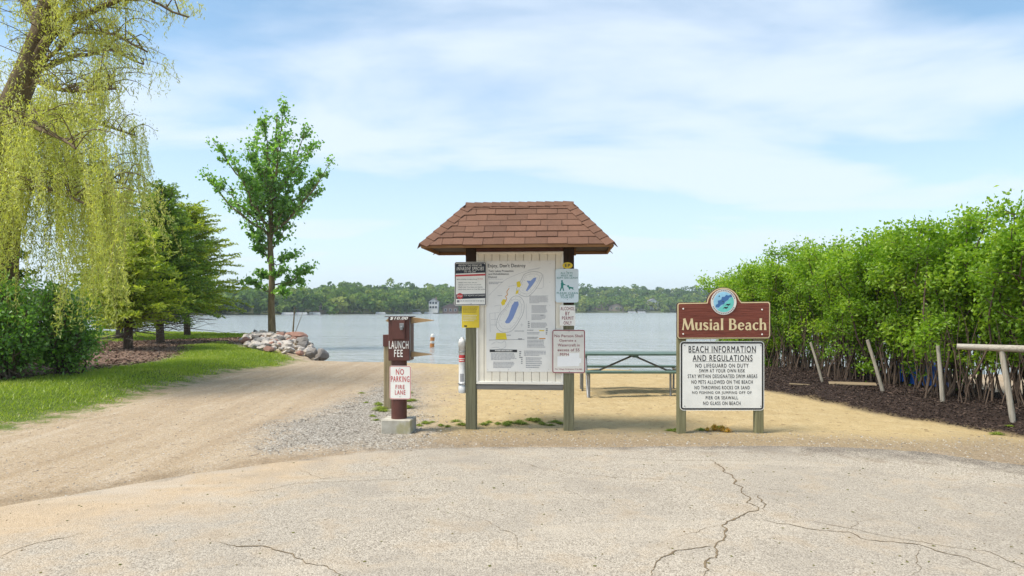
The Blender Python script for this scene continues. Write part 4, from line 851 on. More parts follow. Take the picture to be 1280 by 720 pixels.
# ---- general broadleaf builder ------------------------------------------------------
def broadleaf(e, trunk, trad, limbs, barkm, leafm, lsize, per, cl=.5, sub=7, g=None, seed=1, twr=.02, subl=1.0, lw=.7):
    g = np.random.default_rng(seed); m = MB(); m.tube([tuple(p) for p in trunk], trad, 10); parts = []
    for (p0, p1, r, bend) in limbs:
        c = curve3(p0, p1, np.array(bend) + wig(g, .08), 9); c[1:] += g.normal(size=(8, 3)) * .05
        m.tube([tuple(q) for q in c], list(np.linspace(r, .012, 9)), 6); ln = np.linalg.norm(np.array(p1) - np.array(p0))
        for j in range(sub):
            f = g.uniform(.30, 1.0); q = c[min(8, int(f * 8))]; d = unit(g.normal(size=(1, 3)))[0]; d[2] = abs(d[2]) * .8 + .05; d += .55 * (c[-1] - c[-3]) / max(np.linalg.norm(c[-1] - c[-3]), .01)
            l_ = subl * (.25 + .22 * ln * (1.15 - f)) * g.uniform(.6, 1.2); s_ = curve3(q, q + d * l_, (0, 0, .05), 5); m.tube([tuple(x) for x in s_], list(np.linspace(twr, .004, 5)), 4, caps=False)
            n = max(6, int(per * g.uniform(.5, 1.5))); tt = g.uniform(.15, 1.08, n); P = q + d * l_ * tt[:, None] + g.normal(size=(n, 3)) * cl * l_ * .33; sh = g.uniform(0, .6)
            A = np.tile([0, 0, -.4], (n, 1)) + g.normal(size=(n, 3)) * .8; parts.append(leaves(P, lsize, lsize * lw, A, .3, np.clip(sh + g.uniform(0, .4, n), 0, 1), g))
        n = int(per * 1.2); P = c[-1] + g.normal(size=(n, 3)) * .16 * cl * 2; parts.append(leaves(P, lsize, lsize * lw, None, 1, g.random(n), g))
    tob = m.build('trunk', barkm, e); V, Fq, rn = collect(parts); cr_ = mesh_np('crown', V, Fq, leafm, dict(rnd=rn), e); return tob, cr_
# ---- young maple on the point -----------------------------------------------------------
MBK = bark('maple_bark', (.24, .185, .10), (.10, .075, .04), 9); ML = leafmat('maple_leaf', (.09, .21, .02), (.17, .35, .035), (.28, .46, .07), .48, .25)
mx_, my_ = -12.3, 35.0; mz_ = gz(mx_, my_)
e = empty('maple_tree', (mx_, my_, mz_), 0, 'slender young maple with bright green leaves above the rocks', 'tree')
trunk = [(0, 0, -.3), (0, 0, .15), (-.04, 0, 1.5), (-.02, .05, 3.2), (-.12, 0, 5.0), (-.06, .05, 6.6), (.0, 0, 8.2), (.2, 0, 10.0), (.25, 0, 11.3)]
tz_ = lambda z: np.array([np.interp(z, [p[2] for p in trunk], [p[0] for p in trunk]), 0, z])
lb = [(5.2, (-3.75, .5, 8.5), .10, (.3, 0, -.5)), (5.5, (3.1, -.4, 8.8), .10, (-.2, 0, -.5)), (6.2, (-2.6, -1, 9.7), .08, (.1, 0, -.2)), (7.5, (.45, .3, 12.1), .07, (0, 0, 0)), (6.6, (1.6, .8, 10.9), .07, (0, 0, -.2)), (6.6, (-1.2, 1.0, 10.8), .07, (0, 0, -.1)),
      (6.0, (.9, -1.5, 9.8), .07, (0, 0, -.2)), (5.5, (-1.2, -1.8, 8.6), .07, (0, 0, -.3)), (5.3, (1.9, 1.7, 8.4), .07, (0, 0, -.3)), (5.3, (-1.9, 1.7, 8.3), .07, (0, 0, -.3)), (4.9, (.9, -.6, 6.9), .05, (0, 0, -.3)), (5.0, (-.9, -.4, 6.9), .05, (0, 0, -.2)), (5.0, (.2, .9, 7.0), .05, (0, 0, -.2)), (5.6, (.1, -1.2, 8.4), .05, (0, 0, 0)), (7.0, (.6, -.5, 10.6), .05, (0, 0, 0)), (6.4, (-.5, .4, 9.6), .05, (0, 0, 0)), (5.2, (2.3, .3, 7.7), .05, (0, 0, -.3)), (5.6, (-2.9, .2, 7.9), .05, (0, 0, -.3)), (6.8, (2.2, 0, 9.9), .05, (0, 0, -.2)), (7.6, (-.3, -.4, 11.2), .05, (0, 0, 0)),
      (2.6, (1.85, .3, 3.6), .05, (0, 0, -.2)), (2.2, (-1.2, -.5, 2.9), .04, (0, 0, 0)), (1.9, (.9, -.8, 2.2), .04, (0, 0, .2)), (3.6, (-.95, .4, 4.6), .04, (0, 0, 0)), (2.3, (1.3, .7, 2.7), .04, (0, 0, .1)), (2.9, (.9, -.7, 3.4), .03, (0, 0, 0)), (2.9, (-.8, .6, 3.2), .03, (0, 0, 0)), (3.6, (1.4, -.2, 4.3), .03, (0, 0, -.1)), (4.2, (-1.1, -.3, 5.6), .04, (0, 0, -.1)), (4.4, (.8, .3, 5.8), .04, (0, 0, 0))]
lb += [(6.0 + .15 * i, (2.2 * math.cos(i * 2.4) * (1 - .04 * i), 1.7 * math.sin(i * 2.4), 8.0 + .2 * i), .04, (0, 0, -.15)) for i in range(8)]
broadleaf(e, trunk, [.30, .20, .165, .15, .13, .11, .085, .05, .02], [(tz_(a), b, r, c) for a, b, r, c in lb], MBK, ML, .19, 26, .55, 11, seed=5)
# ---- conifers -------------------------------------------------------------------------
CBK = bark('conifer_bark', (.13, .09, .065), (.05, .035, .025), 12); DEADM = paint('dead_twig', (.17, .14, .115), .9, .1)
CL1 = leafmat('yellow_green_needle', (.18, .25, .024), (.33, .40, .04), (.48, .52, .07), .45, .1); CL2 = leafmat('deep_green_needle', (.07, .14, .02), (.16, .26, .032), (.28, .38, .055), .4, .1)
def conifer(x, y, H, Rd, z0, leafm, seed, label, lean=(0, 0), dens=1.0, grp='conifers by the shore'):
    g = np.random.default_rng(seed); zb = gz(x, y); e = empty('conifer_tree', (x, y, zb), 0, label, 'tree', grp); m = MB(); dm = MB(); parts = []
    ax_ = lambda z: np.array([lean[0] * z / H + .05 * math.sin(z * 1.3 + seed), lean[1] * z / H, z])
    m.tube([tuple(ax_(z)) for z in np.linspace(-.25, H, 9)], list(np.linspace(.17, .015, 9)), 9); z = z0
    while z < H - .12:
        f = (z - z0) / (H - z0); rr = Rd * (1 - f) ** .52 * (1 if f > .12 else .75 + 2 * f)
        for b in range(int(g.integers(7, 10))):
            az = g.uniform(0, 6.283); pit = g.normal() * .16 + .06; L_ = rr * g.uniform(.55, 1.12) + .08; d = np.array([math.cos(az), math.sin(az), 0]); P0 = ax_(z + g.uniform(-.08, .08)); n = max(5, int(L_ / .11)); t = np.linspace(0, 1, n)
            C = P0 + d * (t * L_)[:, None] + np.array([0, 0, 1.0]) * (L_ * (.30 * f - .02 + pit) * t + L_ * (.30 * t - .26 * t * t))[:, None]
            m.tube([tuple(q) for q in C[::2]], list(np.linspace(.022, .005, len(C[::2]))), 4, caps=False); s = np.cross(d, [0, 0, 1])
            for i in range(max(1, int(n * .18)), n):
                for sg in (-1, 1):
                    tl = (.10 + .36 * (1 - t[i]) * min(L_, 1.6) * .8) * g.uniform(.6, 1.25); k_ = max(3, int(tl / .045 * dens)); u = np.linspace(0, 1, k_)[:, None]; dd = d * .75 + s * sg * g.uniform(.5, 1.1) + np.array([0, 0, g.uniform(-.35, .55)]); dd /= np.linalg.norm(dd)
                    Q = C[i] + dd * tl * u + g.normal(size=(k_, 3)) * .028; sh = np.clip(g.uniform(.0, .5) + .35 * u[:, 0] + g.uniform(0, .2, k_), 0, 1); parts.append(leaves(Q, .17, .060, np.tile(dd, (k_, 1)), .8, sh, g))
        z += g.uniform(.12, .2)
    for i in range(26):   # bare dead lower branches
        az = g.uniform(0, 6.28); L_ = Rd * g.uniform(.5, 1.15); zz = g.uniform(.45, z0 + .5); C = curve3(ax_(zz), ax_(zz) + np.array([math.cos(az) * L_, math.sin(az) * L_, g.uniform(-.35, .15)]), (0, 0, -.1), 7); C[1:] += g.normal(size=(6, 3)) * .04; dm.tube([tuple(q) for q in C], list(np.linspace(.018, .004, 7)), 4, caps=False)
        for j in (3, 4, 5):
            q = C[j]; dm.tube([tuple(q), tuple(q + wig(g, .22))], [.006, .003], 3, caps=False)
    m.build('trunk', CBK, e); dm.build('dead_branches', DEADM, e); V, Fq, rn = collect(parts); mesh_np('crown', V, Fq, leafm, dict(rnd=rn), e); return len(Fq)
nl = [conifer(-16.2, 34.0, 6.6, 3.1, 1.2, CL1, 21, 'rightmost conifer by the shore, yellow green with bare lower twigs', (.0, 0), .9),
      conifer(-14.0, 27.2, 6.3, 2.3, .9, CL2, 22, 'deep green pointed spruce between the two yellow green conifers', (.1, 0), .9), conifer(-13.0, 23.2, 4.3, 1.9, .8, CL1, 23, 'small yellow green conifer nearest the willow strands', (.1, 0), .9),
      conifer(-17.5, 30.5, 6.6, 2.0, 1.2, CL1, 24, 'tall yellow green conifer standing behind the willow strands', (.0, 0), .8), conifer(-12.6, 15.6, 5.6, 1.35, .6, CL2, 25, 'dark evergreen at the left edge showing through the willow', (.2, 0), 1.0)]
print('needles', nl)
# ---- broadleaf shrubs under the willow -----------------------------------------------------
SB = bark('shrub_bark', (.16, .12, .085), (.06, .045, .03), 14); SLv = leafmat('shrub_leaf', (.07, .17, .022), (.15, .31, .036), (.26, .44, .065), .48, .2)
def shrub(x, y, H, Rd, seed, label, leafm=SLv, per=26, ls=.085, low=.12):
    g = np.random.default_rng(seed); e = empty('leafy_shrub', (x, y, gz(x, y)), 0, label, 'shrub', 'shrubs under the willow'); L_ = []
    for i in range(34):
        az = g.uniform(0, 6.28); f = g.uniform(.25, 1); zz = H * (low + (1 - low) * g.random() ** .8); rr = Rd * math.sqrt(max(.05, 1 - (zz / H - .42) ** 2 * 1.9)) * f; L_.append(((g.normal() * .08, g.normal() * .08, 0.03), (rr * math.cos(az), rr * math.sin(az), zz), .022, (0, 0, .1)))
    broadleaf(e, [(0, 0, -.2), (0, 0, .5), (.05, 0, H * .6)], [.07, .05, .02], L_, SB, leafm, ls, per, .75, 9, seed=seed + 1, twr=.008, subl=1.1, lw=.6)
shrub(-10.35, 14.0, 2.0, .95, 31, 'dark green rounded shrub under the willow, cut by the left edge'); shrub(-9.75, 14.9, 1.75, .62, 32, 'dark green shrub beside the willow trunk, right of the edge shrub'); shrub(-11.6, 14.2, 2.9, 1.2, 33, 'tall leafy shrub under the willow at the far left')
# ---- hedge on the right ----------------------------------------------------------------------
HB = bark('hedge_stem_bark', (.16, .115, .085), (.065, .045, .035), 20); HLf = leafmat('hedge_leaf', (.095, .195, .012), (.21, .355, .022), (.37, .49, .045), .5, .08)
HLd = leafmat('hedge_leaf_deep', (.04, .10, .012), (.085, .18, .02), (.18, .30, .04), .36, .2)
def hedge_proto(seed, lowleaf):
    g = np.random.default_rng(seed); st = MB(); parts = []
    for i in range(24):
        bx_, by_ = g.normal() * .28, g.normal() * .42; az = g.uniform(0, 6.28); rr = 1.15 * math.sqrt(g.random()); H = g.uniform(2.5, 3.45) * (1 - .12 * rr); top = np.array([bx_ * .6 + rr * math.cos(az), by_ * .6 + rr * math.sin(az) * 1.05, H])
        c = curve3((bx_, by_, -.1), top, (0, 0, .25), 10); c[1:] += g.normal(size=(9, 3)) * .045; st.tube([tuple(q) for q in c], list(np.linspace(g.uniform(.016, .03), .006, 10)), 5)
        for j in range(11):
            f = g.uniform(.30 if g.random() > lowleaf else .12, 1.0); q = c[int(f * 9)]; d = unit(g.normal(size=(1, 3)))[0]; d[2] = abs(d[2]) * .7; l_ = g.uniform(.25, .6); st.tube([tuple(q), tuple(q + d * l_)], [.008, .003], 3, caps=False)
            n = int(g.integers(64, 108)); tt = g.uniform(.1, 1.1, n)[:, None]; P = q + d * l_ * tt + g.normal(size=(n, 3)) * .085; sh = g.uniform(0, .6); A = np.tile([0, 0, -.3], (n, 1)) + d * .6 + g.normal(size=(n, 3)) * .7; parts.append(leaves(P, .074 * g.uniform(.7, 1.35), .045, A, .3, np.clip(sh + g.uniform(0, .4, n), 0, 1), g))
        n = 60; P = top + g.normal(size=(n, 3)) * np.array([.11, .11, .10]) - np.array([0, 0, .06]); parts.append(leaves(P, .08, .05, None, 1, np.clip(g.uniform(.3, 1, n), 0, 1), g))
    for i in range(44):   # thin suckers from the base
        bx_, by_ = g.normal() * .35, g.normal() * .5; c = curve3((bx_, by_, -.08), (bx_ + g.normal() * .2, by_ + g.normal() * .2, g.uniform(.9, 1.7)), (0, 0, 0), 5); c[1:] += g.normal(size=(4, 3)) * .03; st.tube([tuple(q) for q in c], list(np.linspace(g.uniform(.007, .013), .004, 5)), 4, caps=False)
    e = empty('hedge_shrub', (0, 0, 0)); st.build('stems', HB, e); V, Fq, rn = collect(parts); mesh_np('crown', V, Fq, HLf, dict(rnd=rn), e); return e
protos = [hedge_proto(41, .10), hedge_proto(42, .14), hedge_proto(43, .5)]
HP = [(7.5, 21.6), (7.55, 19.7), (7.6, 18.4), (7.7, 17.1), (7.85, 15.8), (7.95, 14.6), (8.05, 13.4), (8.15, 12.2), (8.25, 11.0), (8.45, 9.8), (8.65, 8.6)]
words = ['first', 'second', 'third', 'fourth', 'fifth', 'sixth', 'seventh', 'eighth', 'ninth', 'tenth', 'eleventh']; used = set()
for i, (x, y) in enumerate(HP):
    k_ = 2 if i < 2 else i % 2; o = protos[k_] if k_ not in used else copy_tree(protos[k_]); used.add(k_)
    o.location = (x - .15, y, gz(x - .15, y) - .02); o.rotation_euler.z = (i * 2.1) % 6.28; s_ = [1.10, 1.10, 1.03, 1.02, .97, 1.0, 1.0, 1.02, 1.03, 1.03, 1.03][i]; o.scale = (1, 1, s_)
    tag(o, f'green hedge shrub on bare stems, {words[i]} from the lake end' if i else 'green hedge shrub at the lake end of the row behind the beach sign', 'shrub', 'shrubs of the right hand hedge')
# leaning stakes and old rail in front of the stems
STK = wood('bleached_stake', (.36, .32, .26), (.48, .44, .37), (.18, .155, .12))
stk = [((1028, 478), (1013, 428), 'thin bleached stake leaning left, nearest the beach sign', .029), ((1103.5, 490), (1084, 425), 'bleached stake leaning left, second from the beach sign', .034), ((1178, 502), (1172, 432), 'bleached stake third from the beach sign, left of the rail', .036), ((1265, 520), (1251, 436), 'bleached post at the right edge carrying the rail', .040)]
for (b, t, lab, r) in stk:
    Y = 14.0
    for _ in range(30): Y = (EYE - gz((b[0] - 640) / F * Y, Y)) * F / (b[1] - HOR)
    B = np.array(at(*b, Y)); T_ = np.array(at(*t, Y + .05)); D = (T_ - B); m = MB(); m.tube([tuple(-D * .12), (0, 0, 0), tuple(D * .5 + np.array([.006, 0, 0])), tuple(D * 1.0)], [r * .8, r, r * .92, r * .85], 9)
    o = m.build('stake', STK, None, B); tag(o, lab, 'stake', 'stakes in front of the hedge'); lastB, lastT = B, B + D
m = MB(); a = lastT + np.array([-.45, .25, .02]) ; b = lastT + np.array([1.3, -.75, -.02]); m.tube([tuple(a * 0), tuple((b - a) * .5), tuple(b - a)], [.040, .052, .05], 8); tag(m.build('fence_rail', wood('bleached_rail', (.36, .32, .26), (.48, .44, .37), (.18, .155, .12), ax=0), None, a), 'old split rail resting on the stake at the right edge', 'rail')
m = MB(); p = at(1075, 491, 13.2); m.bbox(-.42, .42, -.07, .07, 0, .03, .006); o = m.build('loose_plank', wood('pale_plank', (.22, .165, .10), (.30, .23, .15), (.12, .09, .055), ax=0), None, (p.x - .1, 13.3, gz(p.x - .1, 13.3) + .0), R(-18)); o.rotation_euler.x = R(14); o.location.z += .03; tag(o, 'weathered board lying flat on the dark mulch', 'plank')
m = MB(); o = m.bbox(-.30, .30, -.035, .035, 0, .025, .005).build('loose_plank', bpy.data.materials['pale_plank'], None, (5.9, 13.75, gz(5.9, 13.75)), R(-35)); tag(o, 'small broken board on the mulch, left of the larger one', 'plank')
# blue upturned boat behind the stems
bl = paint('blue_hull', (.03, .20, .85), .4, .1, 4); e = empty('upturned_boat', (8.5, 14.3, gz(8.5, 14.3)), R(75), 'bright blue upturned boat half hidden behind the hedge stems', 'boat')
m = MB(); n = 15; rg_ = 9; vs = []
for i in range(n):
    t = -1 + 2 * i / (n - 1); hw = .42 * math.sqrt(max(.0, 1 - t * t)) + .015; hh = .52 * (1 - .35 * t * t)
    for j in range(rg_): a = math.pi * j / (rg_ - 1); vs.append((t * 1.45, hw * math.cos(a), hh * math.sin(a) ** .7 if 0 < j < rg_ - 1 else .0))
m.add(vs, [(i * rg_ + j, (i + 1) * rg_ + j, (i + 1) * rg_ + j + 1, i * rg_ + j + 1) for i in range(n - 1) for j in range(rg_ - 1)], 0, True); m.build('hull', bl, e); MB().bbox(-1.2, 1.2, -.02, .02, .50, .55, .005).build('keel', bl, e)
# ================================================================== rocks of the point
def rock_mesh(seed):
    g = random.Random(seed); bm = bmesh.new(); bmesh.ops.create_icosphere(bm, subdivisions=2, radius=1); sc = (g.uniform(.8, 1.25), g.uniform(.7, 1.0), g.uniform(.5, .72)); o = Vector((seed * 3.7, seed * 1.3, 0))
    cuts = [Vector((g.gauss(0, 1), g.gauss(0, 1), g.gauss(0, 1))).normalized() for _ in range(16)]
    for v in bm.verts:
        p = v.co.copy()
        for c in cuts:
            d = p.dot(c) - .60
            if d > 0: p -= c * d
        p *= 1 + .22 * mnoise.noise(p * 1.4 + o) + .08 * mnoise.noise(p * 4 + o); v.co = Vector((p.x * sc[0], p.y * sc[1], p.z * sc[2]))
    me = bpy.data.meshes.new('rock'); bm.to_mesh(me); bm.free(); return me
def rockmat(nm, a, b, c):
    k = Mt(nm); v = k.map(); n = k.noise(v, 2.2, 6, .65); f = k.noise(v, 14, 4); k.bump(f, .6, .05); k2 = k.mix(k.rnd(), k.ramp(n, (.3, a), (.7, b)), k.ramp(n, (.3, b), (.75, c))); return k.fin(k2, .9, 0, .2)
RK = [rockmat('pale_pink_stone', (.38, .33, .29), (.50, .45, .40), (.60, .55, .495)), rockmat('grey_stone', (.13, .12, .11), (.22, .20, .185), (.32, .29, .26)), rockmat('red_granite', (.24, .12, .085), (.36, .20, .15), (.44, .28, .22))]
RM = {}
for mi in range(3):
    for q in range(6):
        me = rock_mesh(q + 1 + mi * 10); me.materials.append(RK[mi]); RM[mi, q] = me
def rock(x, y, r, mi, label, group=None, sink=.25, zoff=0.0):
    q = random.randrange(6); o = link('rock', RM[mi, q], None, (x, y, gz(x, y) + r * (.6 - sink) + zoff)); o.scale = (r, r, r); o.rotation_euler = (random.uniform(-.3, .3), random.uniform(-.3, .3), random.uniform(0, 6.28)); return tag(o, label, 'rock', group)
random.seed(19)
SH = [(-13.6, 38.5), (-12, 37), (-10, 33), (-8.5, 29.5), (-7.5, 27), (-6.95, 25.4), (-7.2, 23.9)]; placed = []
def shp(t):
    d = [0]
    for a, b in zip(SH, SH[1:]): d.append(d[-1] + math.hypot(b[0] - a[0], b[1] - a[1]))
    s_ = t * d[-1]; return np.interp(s_, d, [p[0] for p in SH]), np.interp(s_, d, [p[1] for p in SH])
def in_mound(x, y, r): return all(math.hypot(x - a, y - b) > (r + c) * .62 for a, b, c in placed)
special = [(-9.75, 31.3, .58, 2, 'large reddish granite boulder at the waterside right of the maple'), (-7.25, 25.9, .50, 1, 'dark grey boulder at the tip of the rock point by the sand'), (-8.35, 27.2, .42, 1, 'grey boulder in the middle of the rock point'), (-8.0, 26.0, .34, 1, 'grey rock just left of the dark boulder at the tip')]
for x, y, r, mi, lab in special: rock(x, y, r, mi, lab, None, .1); placed.append((x, y, r))
n = 0; tries = 0
while n < 210 and tries < 6000:
    tries += 1; t = random.random(); x, y = shp(t); wid = np.interp(t, [0, .3, .6, .85, 1], [1.2, 2.6, 3.2, 3.0, 1.6]); off = random.random() * wid - .15; x -= off * .89; y -= off * .45; r = random.uniform(.13, .30) * (1.1 if off < .5 else 1)
    if not in_mound(x, y, r) or math.hypot(x - mx_, y - my_) < .5: continue
    dark = random.random() < (.5 if off < .45 else .10); mi = 1 if dark else (2 if random.random() < .10 else 0); placed.append((x, y, r)); n += 1
    rock(x, y, r, mi, ['pale stone', 'dark grey stone', 'small reddish stone'][mi] + ' heaped on the point, ' + ('at the waterline ' if off < .55 else 'on the landward side ' if off > .6 * wid else 'mid slope ') + ('behind the maple trunk' if t < .22 else 'just right of the maple' if t < .5 else 'towards the sandy tip' if t < .8 else 'at the sandy tip'), 'heaped rocks of the point', .22, .03)
for i in range(12):
    x = -14.2 - i * .62 + random.uniform(-.2, .2); y = np.interp(x, SHX, SHY) - .55 + random.uniform(-.25, .15); rock(x, y, random.uniform(.2, .36), 1, 'grey rock in the line edging the far lawn', 'rocks edging the far lawn', .1)
# a bare sapling beside the maple
m = MB(); m.tube([(0, 0, -.1), (.05, 0, .8), (.12, 0, 1.75)], [.05, .04, .02], 7); e_ = m.build('bare_sapling', MBK, None, (-11.0, 34.2, gz(-11, 34.2))); tag(e_, 'bare thin stump stem beside the maple trunk', 'sapling')
MB().tube([(.08, 0, .3), (.35, .1, 1.1), (.50, .1, 1.5)], [.02, .014, .006], 5).build('side_shoot', MBK, e_)
# ================================================================== buoy
e = empty('marker_buoy', ((540 - 640) / F * 38, 38, WATER - .25), 0, 'orange and white marker buoy floating on the lake', 'buoy'); BO = paint('buoy_orange', (.62, .24, .06), .5, .15, 8); BW = paint('buoy_white', (.75, .73, .68), .5, .1, 8)
MB().tube([(0, 0, 0), (0, 0, .3), (.015, 0, .46)], [.125, .125, .12], 16).build('lower_band', BO, e); MB().tube([(.015, 0, .46), (.02, 0, .60)], [.121, .121], 16).build('white_band', BW, e); MB().tube([(.02, 0, .60), (.035, 0, .80)], [.12, .12], 16).build('upper_band', BO, e)
MB().tube([(.035, 0, .80), (.04, 0, .92), (.042, 0, .99)], [.119, .115, .05], 16).build('cap', BW, e)
# ================================================================== far shore
def clumps(P, Nn, size, rnd, g):
    n = len(P); Nn = unit(Nn + .45 * g.normal(size=(n, 3))); A = unit(np.cross(Nn, g.normal(size=(n, 3)))); B = np.cross(Nn, A); s_ = (size * g.uniform(.6, 1.3, n))[:, None]
    V = np.stack([P - A * s_, P + B * s_ * .8, P + A * s_, P - B * s_ * .8], 1).reshape(-1, 3); return V, np.arange(4 * n).reshape(n, 4), np.repeat(rnd, 4)
g = np.random.default_rng(77); parts = []; nt_ = 0; FWL = leafmat('far_foliage', (.06, .12, .028), (.13, .21, .042), (.25, .29, .075), .35, .0)
clear = [(542, 14), (815, 12), (563, 9), (770, 9), (752, 7), (722, 7), (400, 4), (368, 4)]      # house plots
for d, sp in ((1.5, 5.5), (6, 5.5), (14, 6), (26, 6), (42, 6.5), (62, 7), (86, 7), (114, 7.5), (146, 8), (185, 9)):
    u = -.95
    while u < .85:
        Y = np.interp(u, FU, FY) + d + g.normal() * 3.5; x = u * Y; px_ = 640 + u * F; u += sp / Y * g.uniform(.7, 1.3)
        if d < 16 and any(abs(px_ - c) < w_ for c, w_ in clear): continue
        if d < 4 and g.random() < .2: continue
        vis = 250 < px_ < 930; H = g.uniform(8.2, 11.8) * (.8 if d < 10 else 1) * np.interp(u, [-.6, -.4, -.19], [.8, .9, 1.05]); W_ = H * g.uniform(.42, .58); base = gz(x, Y); n = (130 if d < 60 else 190) if vis else 40; sh = np.clip(g.normal(.45, .27), 0, .95)
        lob = g.normal(size=(7, 3)) * np.array([W_ * .5, W_ * .5, H * .2]) + np.array([0, 0, H * .52]); li = g.integers(0, 7, n); D = unit(g.normal(size=(n, 3))); D[:, 2] = np.where(D[:, 2] < -.5, -D[:, 2], D[:, 2])
        P = lob[li] + D * np.array([W_ * .55, W_ * .55, H * .27]) * g.uniform(.75, 1.1, n)[:, None] + np.array([x, Y, base]); P[:, 2] = np.maximum(P[:, 2], base + .4); nt_ += 1
        parts.append(clumps(P, D, 1.15 if vis else 1.9, np.clip(sh + g.uniform(-.12, .12, n), 0, 1), g))
V, Fq, rn = collect(parts); tag(mesh_np('far_wood', V, Fq, FWL, dict(rnd=rn)), 'dense green spring wood covering the low hills across the lake', 'wood', None, 'stuff'); print('far trees', nt_, len(Fq))
HW = {'white': paint('house_white', (.72, .71, .68), .7, .06, .6), 'grey': paint('house_grey', (.30, .33, .36), .7, .08, .6), 'tan': paint('house_tan', (.36, .28, .22), .7, .08, .6), 'brown': paint('house_brown', (.20, .13, .10), .7, .08, .6)}
RFM = {'grey': paint('roof_grey', (.16, .16, .17), .9, .1, .6), 'brown': paint('roof_brown', (.17, .11, .085), .9, .1, .6)}; GLS = Mt('window_glass').fin((.03, .04, .05), .08, 0, .6)
def house(px_, Y, W_, D_, Hw, Hr, wall, rf, label, rz=0, zoff=0.0):
    x = (px_ - 640) / F * Y; e = empty('lake_house', (x, Y, max(gz(x, Y - D_ / 2), WATER + .3) + zoff), rz, label, 'house', 'houses on the far shore'); h = W_ / 2; d = D_ / 2
    wl = MB(); wl.add([(-h, -d, -2), (h, -d, -2), (h, d, -2), (-h, d, -2), (-h, -d, Hw), (h, -d, Hw), (h, d, Hw), (-h, d, Hw), (0, -d, Hw + Hr), (0, d, Hw + Hr)], [(0, 1, 5, 8, 4), (2, 3, 7, 9, 6), (1, 2, 6, 5), (3, 0, 4, 7), (3, 2, 1, 0)]); wo = wl.build('wall', HW[wall], e)
    m = MB(); o = .5; t = Hr / h
    m.add([(-h - o, -d - o, Hw - o * t + .12), (0, -d - o, Hw + Hr + .12), (h + o, -d - o, Hw - o * t + .12), (h + o, d + o, Hw - o * t + .12), (0, d + o, Hw + Hr + .12), (-h - o, d + o, Hw - o * t + .12), (-h - o, -d - o, Hw - o * t - .1), (0, -d - o, Hw + Hr - .1), (h + o, -d - o, Hw - o * t - .1)], [(0, 1, 4, 5), (1, 2, 3, 4), (0, 6, 7, 1), (1, 7, 8, 2)]); ro = m.build('roof', RFM[rf], e); MB().box(h * .35, h * .35 + .8, .2, 1.0, Hw, Hw + Hr + .9).build('chimney', HW['brown'], ro)
    for row in range(2 if Hw > 4 else 1):
        for c in np.linspace(-.62, .62, 3):
            zc_ = 1.6 + row * 2.7; f = MB().box(c * h - .75, c * h + .75, -d - .08, -d - .01, zc_ - .8, zc_ + .8).build('window', HW['white'], e); MB().box(c * h - .6, c * h + .6, -d - .11, -d - .081, zc_ - .65, zc_ + .65).build('pane', GLS, f)
house(542.5, 434, 5.6, 8, 5.2, 2.0, 'white', 'grey', 'white two storey gabled house across the lake left of kiosk', 0, 2.2); house(563, 440, 10, 8, 3.6, 2.2, 'brown', 'grey', 'low dark house on the far shore, right of the white one', .1, .4)
house(815, 645, 9, 9, 5.4, 2.6, 'white', 'grey', 'white house across the lake nearest the beach sign', .15, 3.0); house(770, 622, 13, 9, 3.2, 2.6, 'tan', 'brown', 'tan house across the lake between pet sign and white house', -.1, 1.0); house(752, 628, 11, 9, 3.6, 3.2, 'brown', 'brown', 'brown house across the lake just right of the pet sign', .1, 2.0); house(400, 352, 5.5, 6, 2.8, 1.6, 'tan', 'grey', 'small tan house on the far shore right of the maple', 0, .8); house(368, 338, 5, 6, 2.5, 1.5, 'brown', 'grey', 'small brown cottage on the far shore just right of the maple', 0, .5)
CANV = paint('canopy_canvas', (.60, .62, .64), .7, .05, 1); HUL = paint('boat_hull', (.66, .66, .65), .4, .05, 1); PIER = paint('pier_wood', (.38, .35, .31), .8, .08, 1)
def pontoon(px_, Y, L_, label, canopy=True, col=None):
    x = (px_ - 640) / F * Y; e = empty('pontoon_boat', (x, Y, WATER - .05), 0, label, 'boat', 'boats along the far shore'); h = L_ / 2
    for yy in (-.8, .8): MB().tube([(-h, yy, .15), (h * .85, yy, .15), (h, yy, .3)], [.3, .3, .1], 8).build('float', HUL, e)
    MB().bbox(-h, h * .95, -1.1, 1.1, .42, .55, .03).build('deck', HUL, e)
    MB().box(-h * .9, h * .8, -1.08, -1.02, .55, 1.15).build('side_panel', HUL, e); MB().box(-h * .9, h * .8, 1.02, 1.08, .55, 1.15).build('side_panel', HUL, e)
    if canopy:
        for a in (-h * .8, h * .5):
            for b in (-1, 1): MB().tube([(a, b, .55), (a, b, 2.4)], .05, 5).build('canopy_post', STEEL, e)
        MB().bbox(-h * .9, h * .6, -1.15, 1.15, 2.4, 2.55, .05).build('canopy', col or CANV, e)
shY = lambda p: float(np.interp((p - 640) / F, FU, FY))
for p, lab, c in ((360, 'open white boat across the lake just right of the maple', 0), (377, 'second pale boat right of the maple, at the far shore', 0), (394, 'open pale boat third right of the maple at the far shore', 0), (476, 'pale boat at the far shore left of the launch fee box', 0), (521, 'pale canopied boat at the far shore right of launch fee box', 1), (536, 'small open boat below the white house across the lake', 0), (790, 'white canopied boat below the white house nearest the beach sign', 1), (802, 'large white canopied boat nearest the beach sign, across the lake', 1)): pontoon(p, shY(p) - 7, 7.5 if p > 700 else 5.5, lab, bool(c), HW['white'] if p > 700 else None)
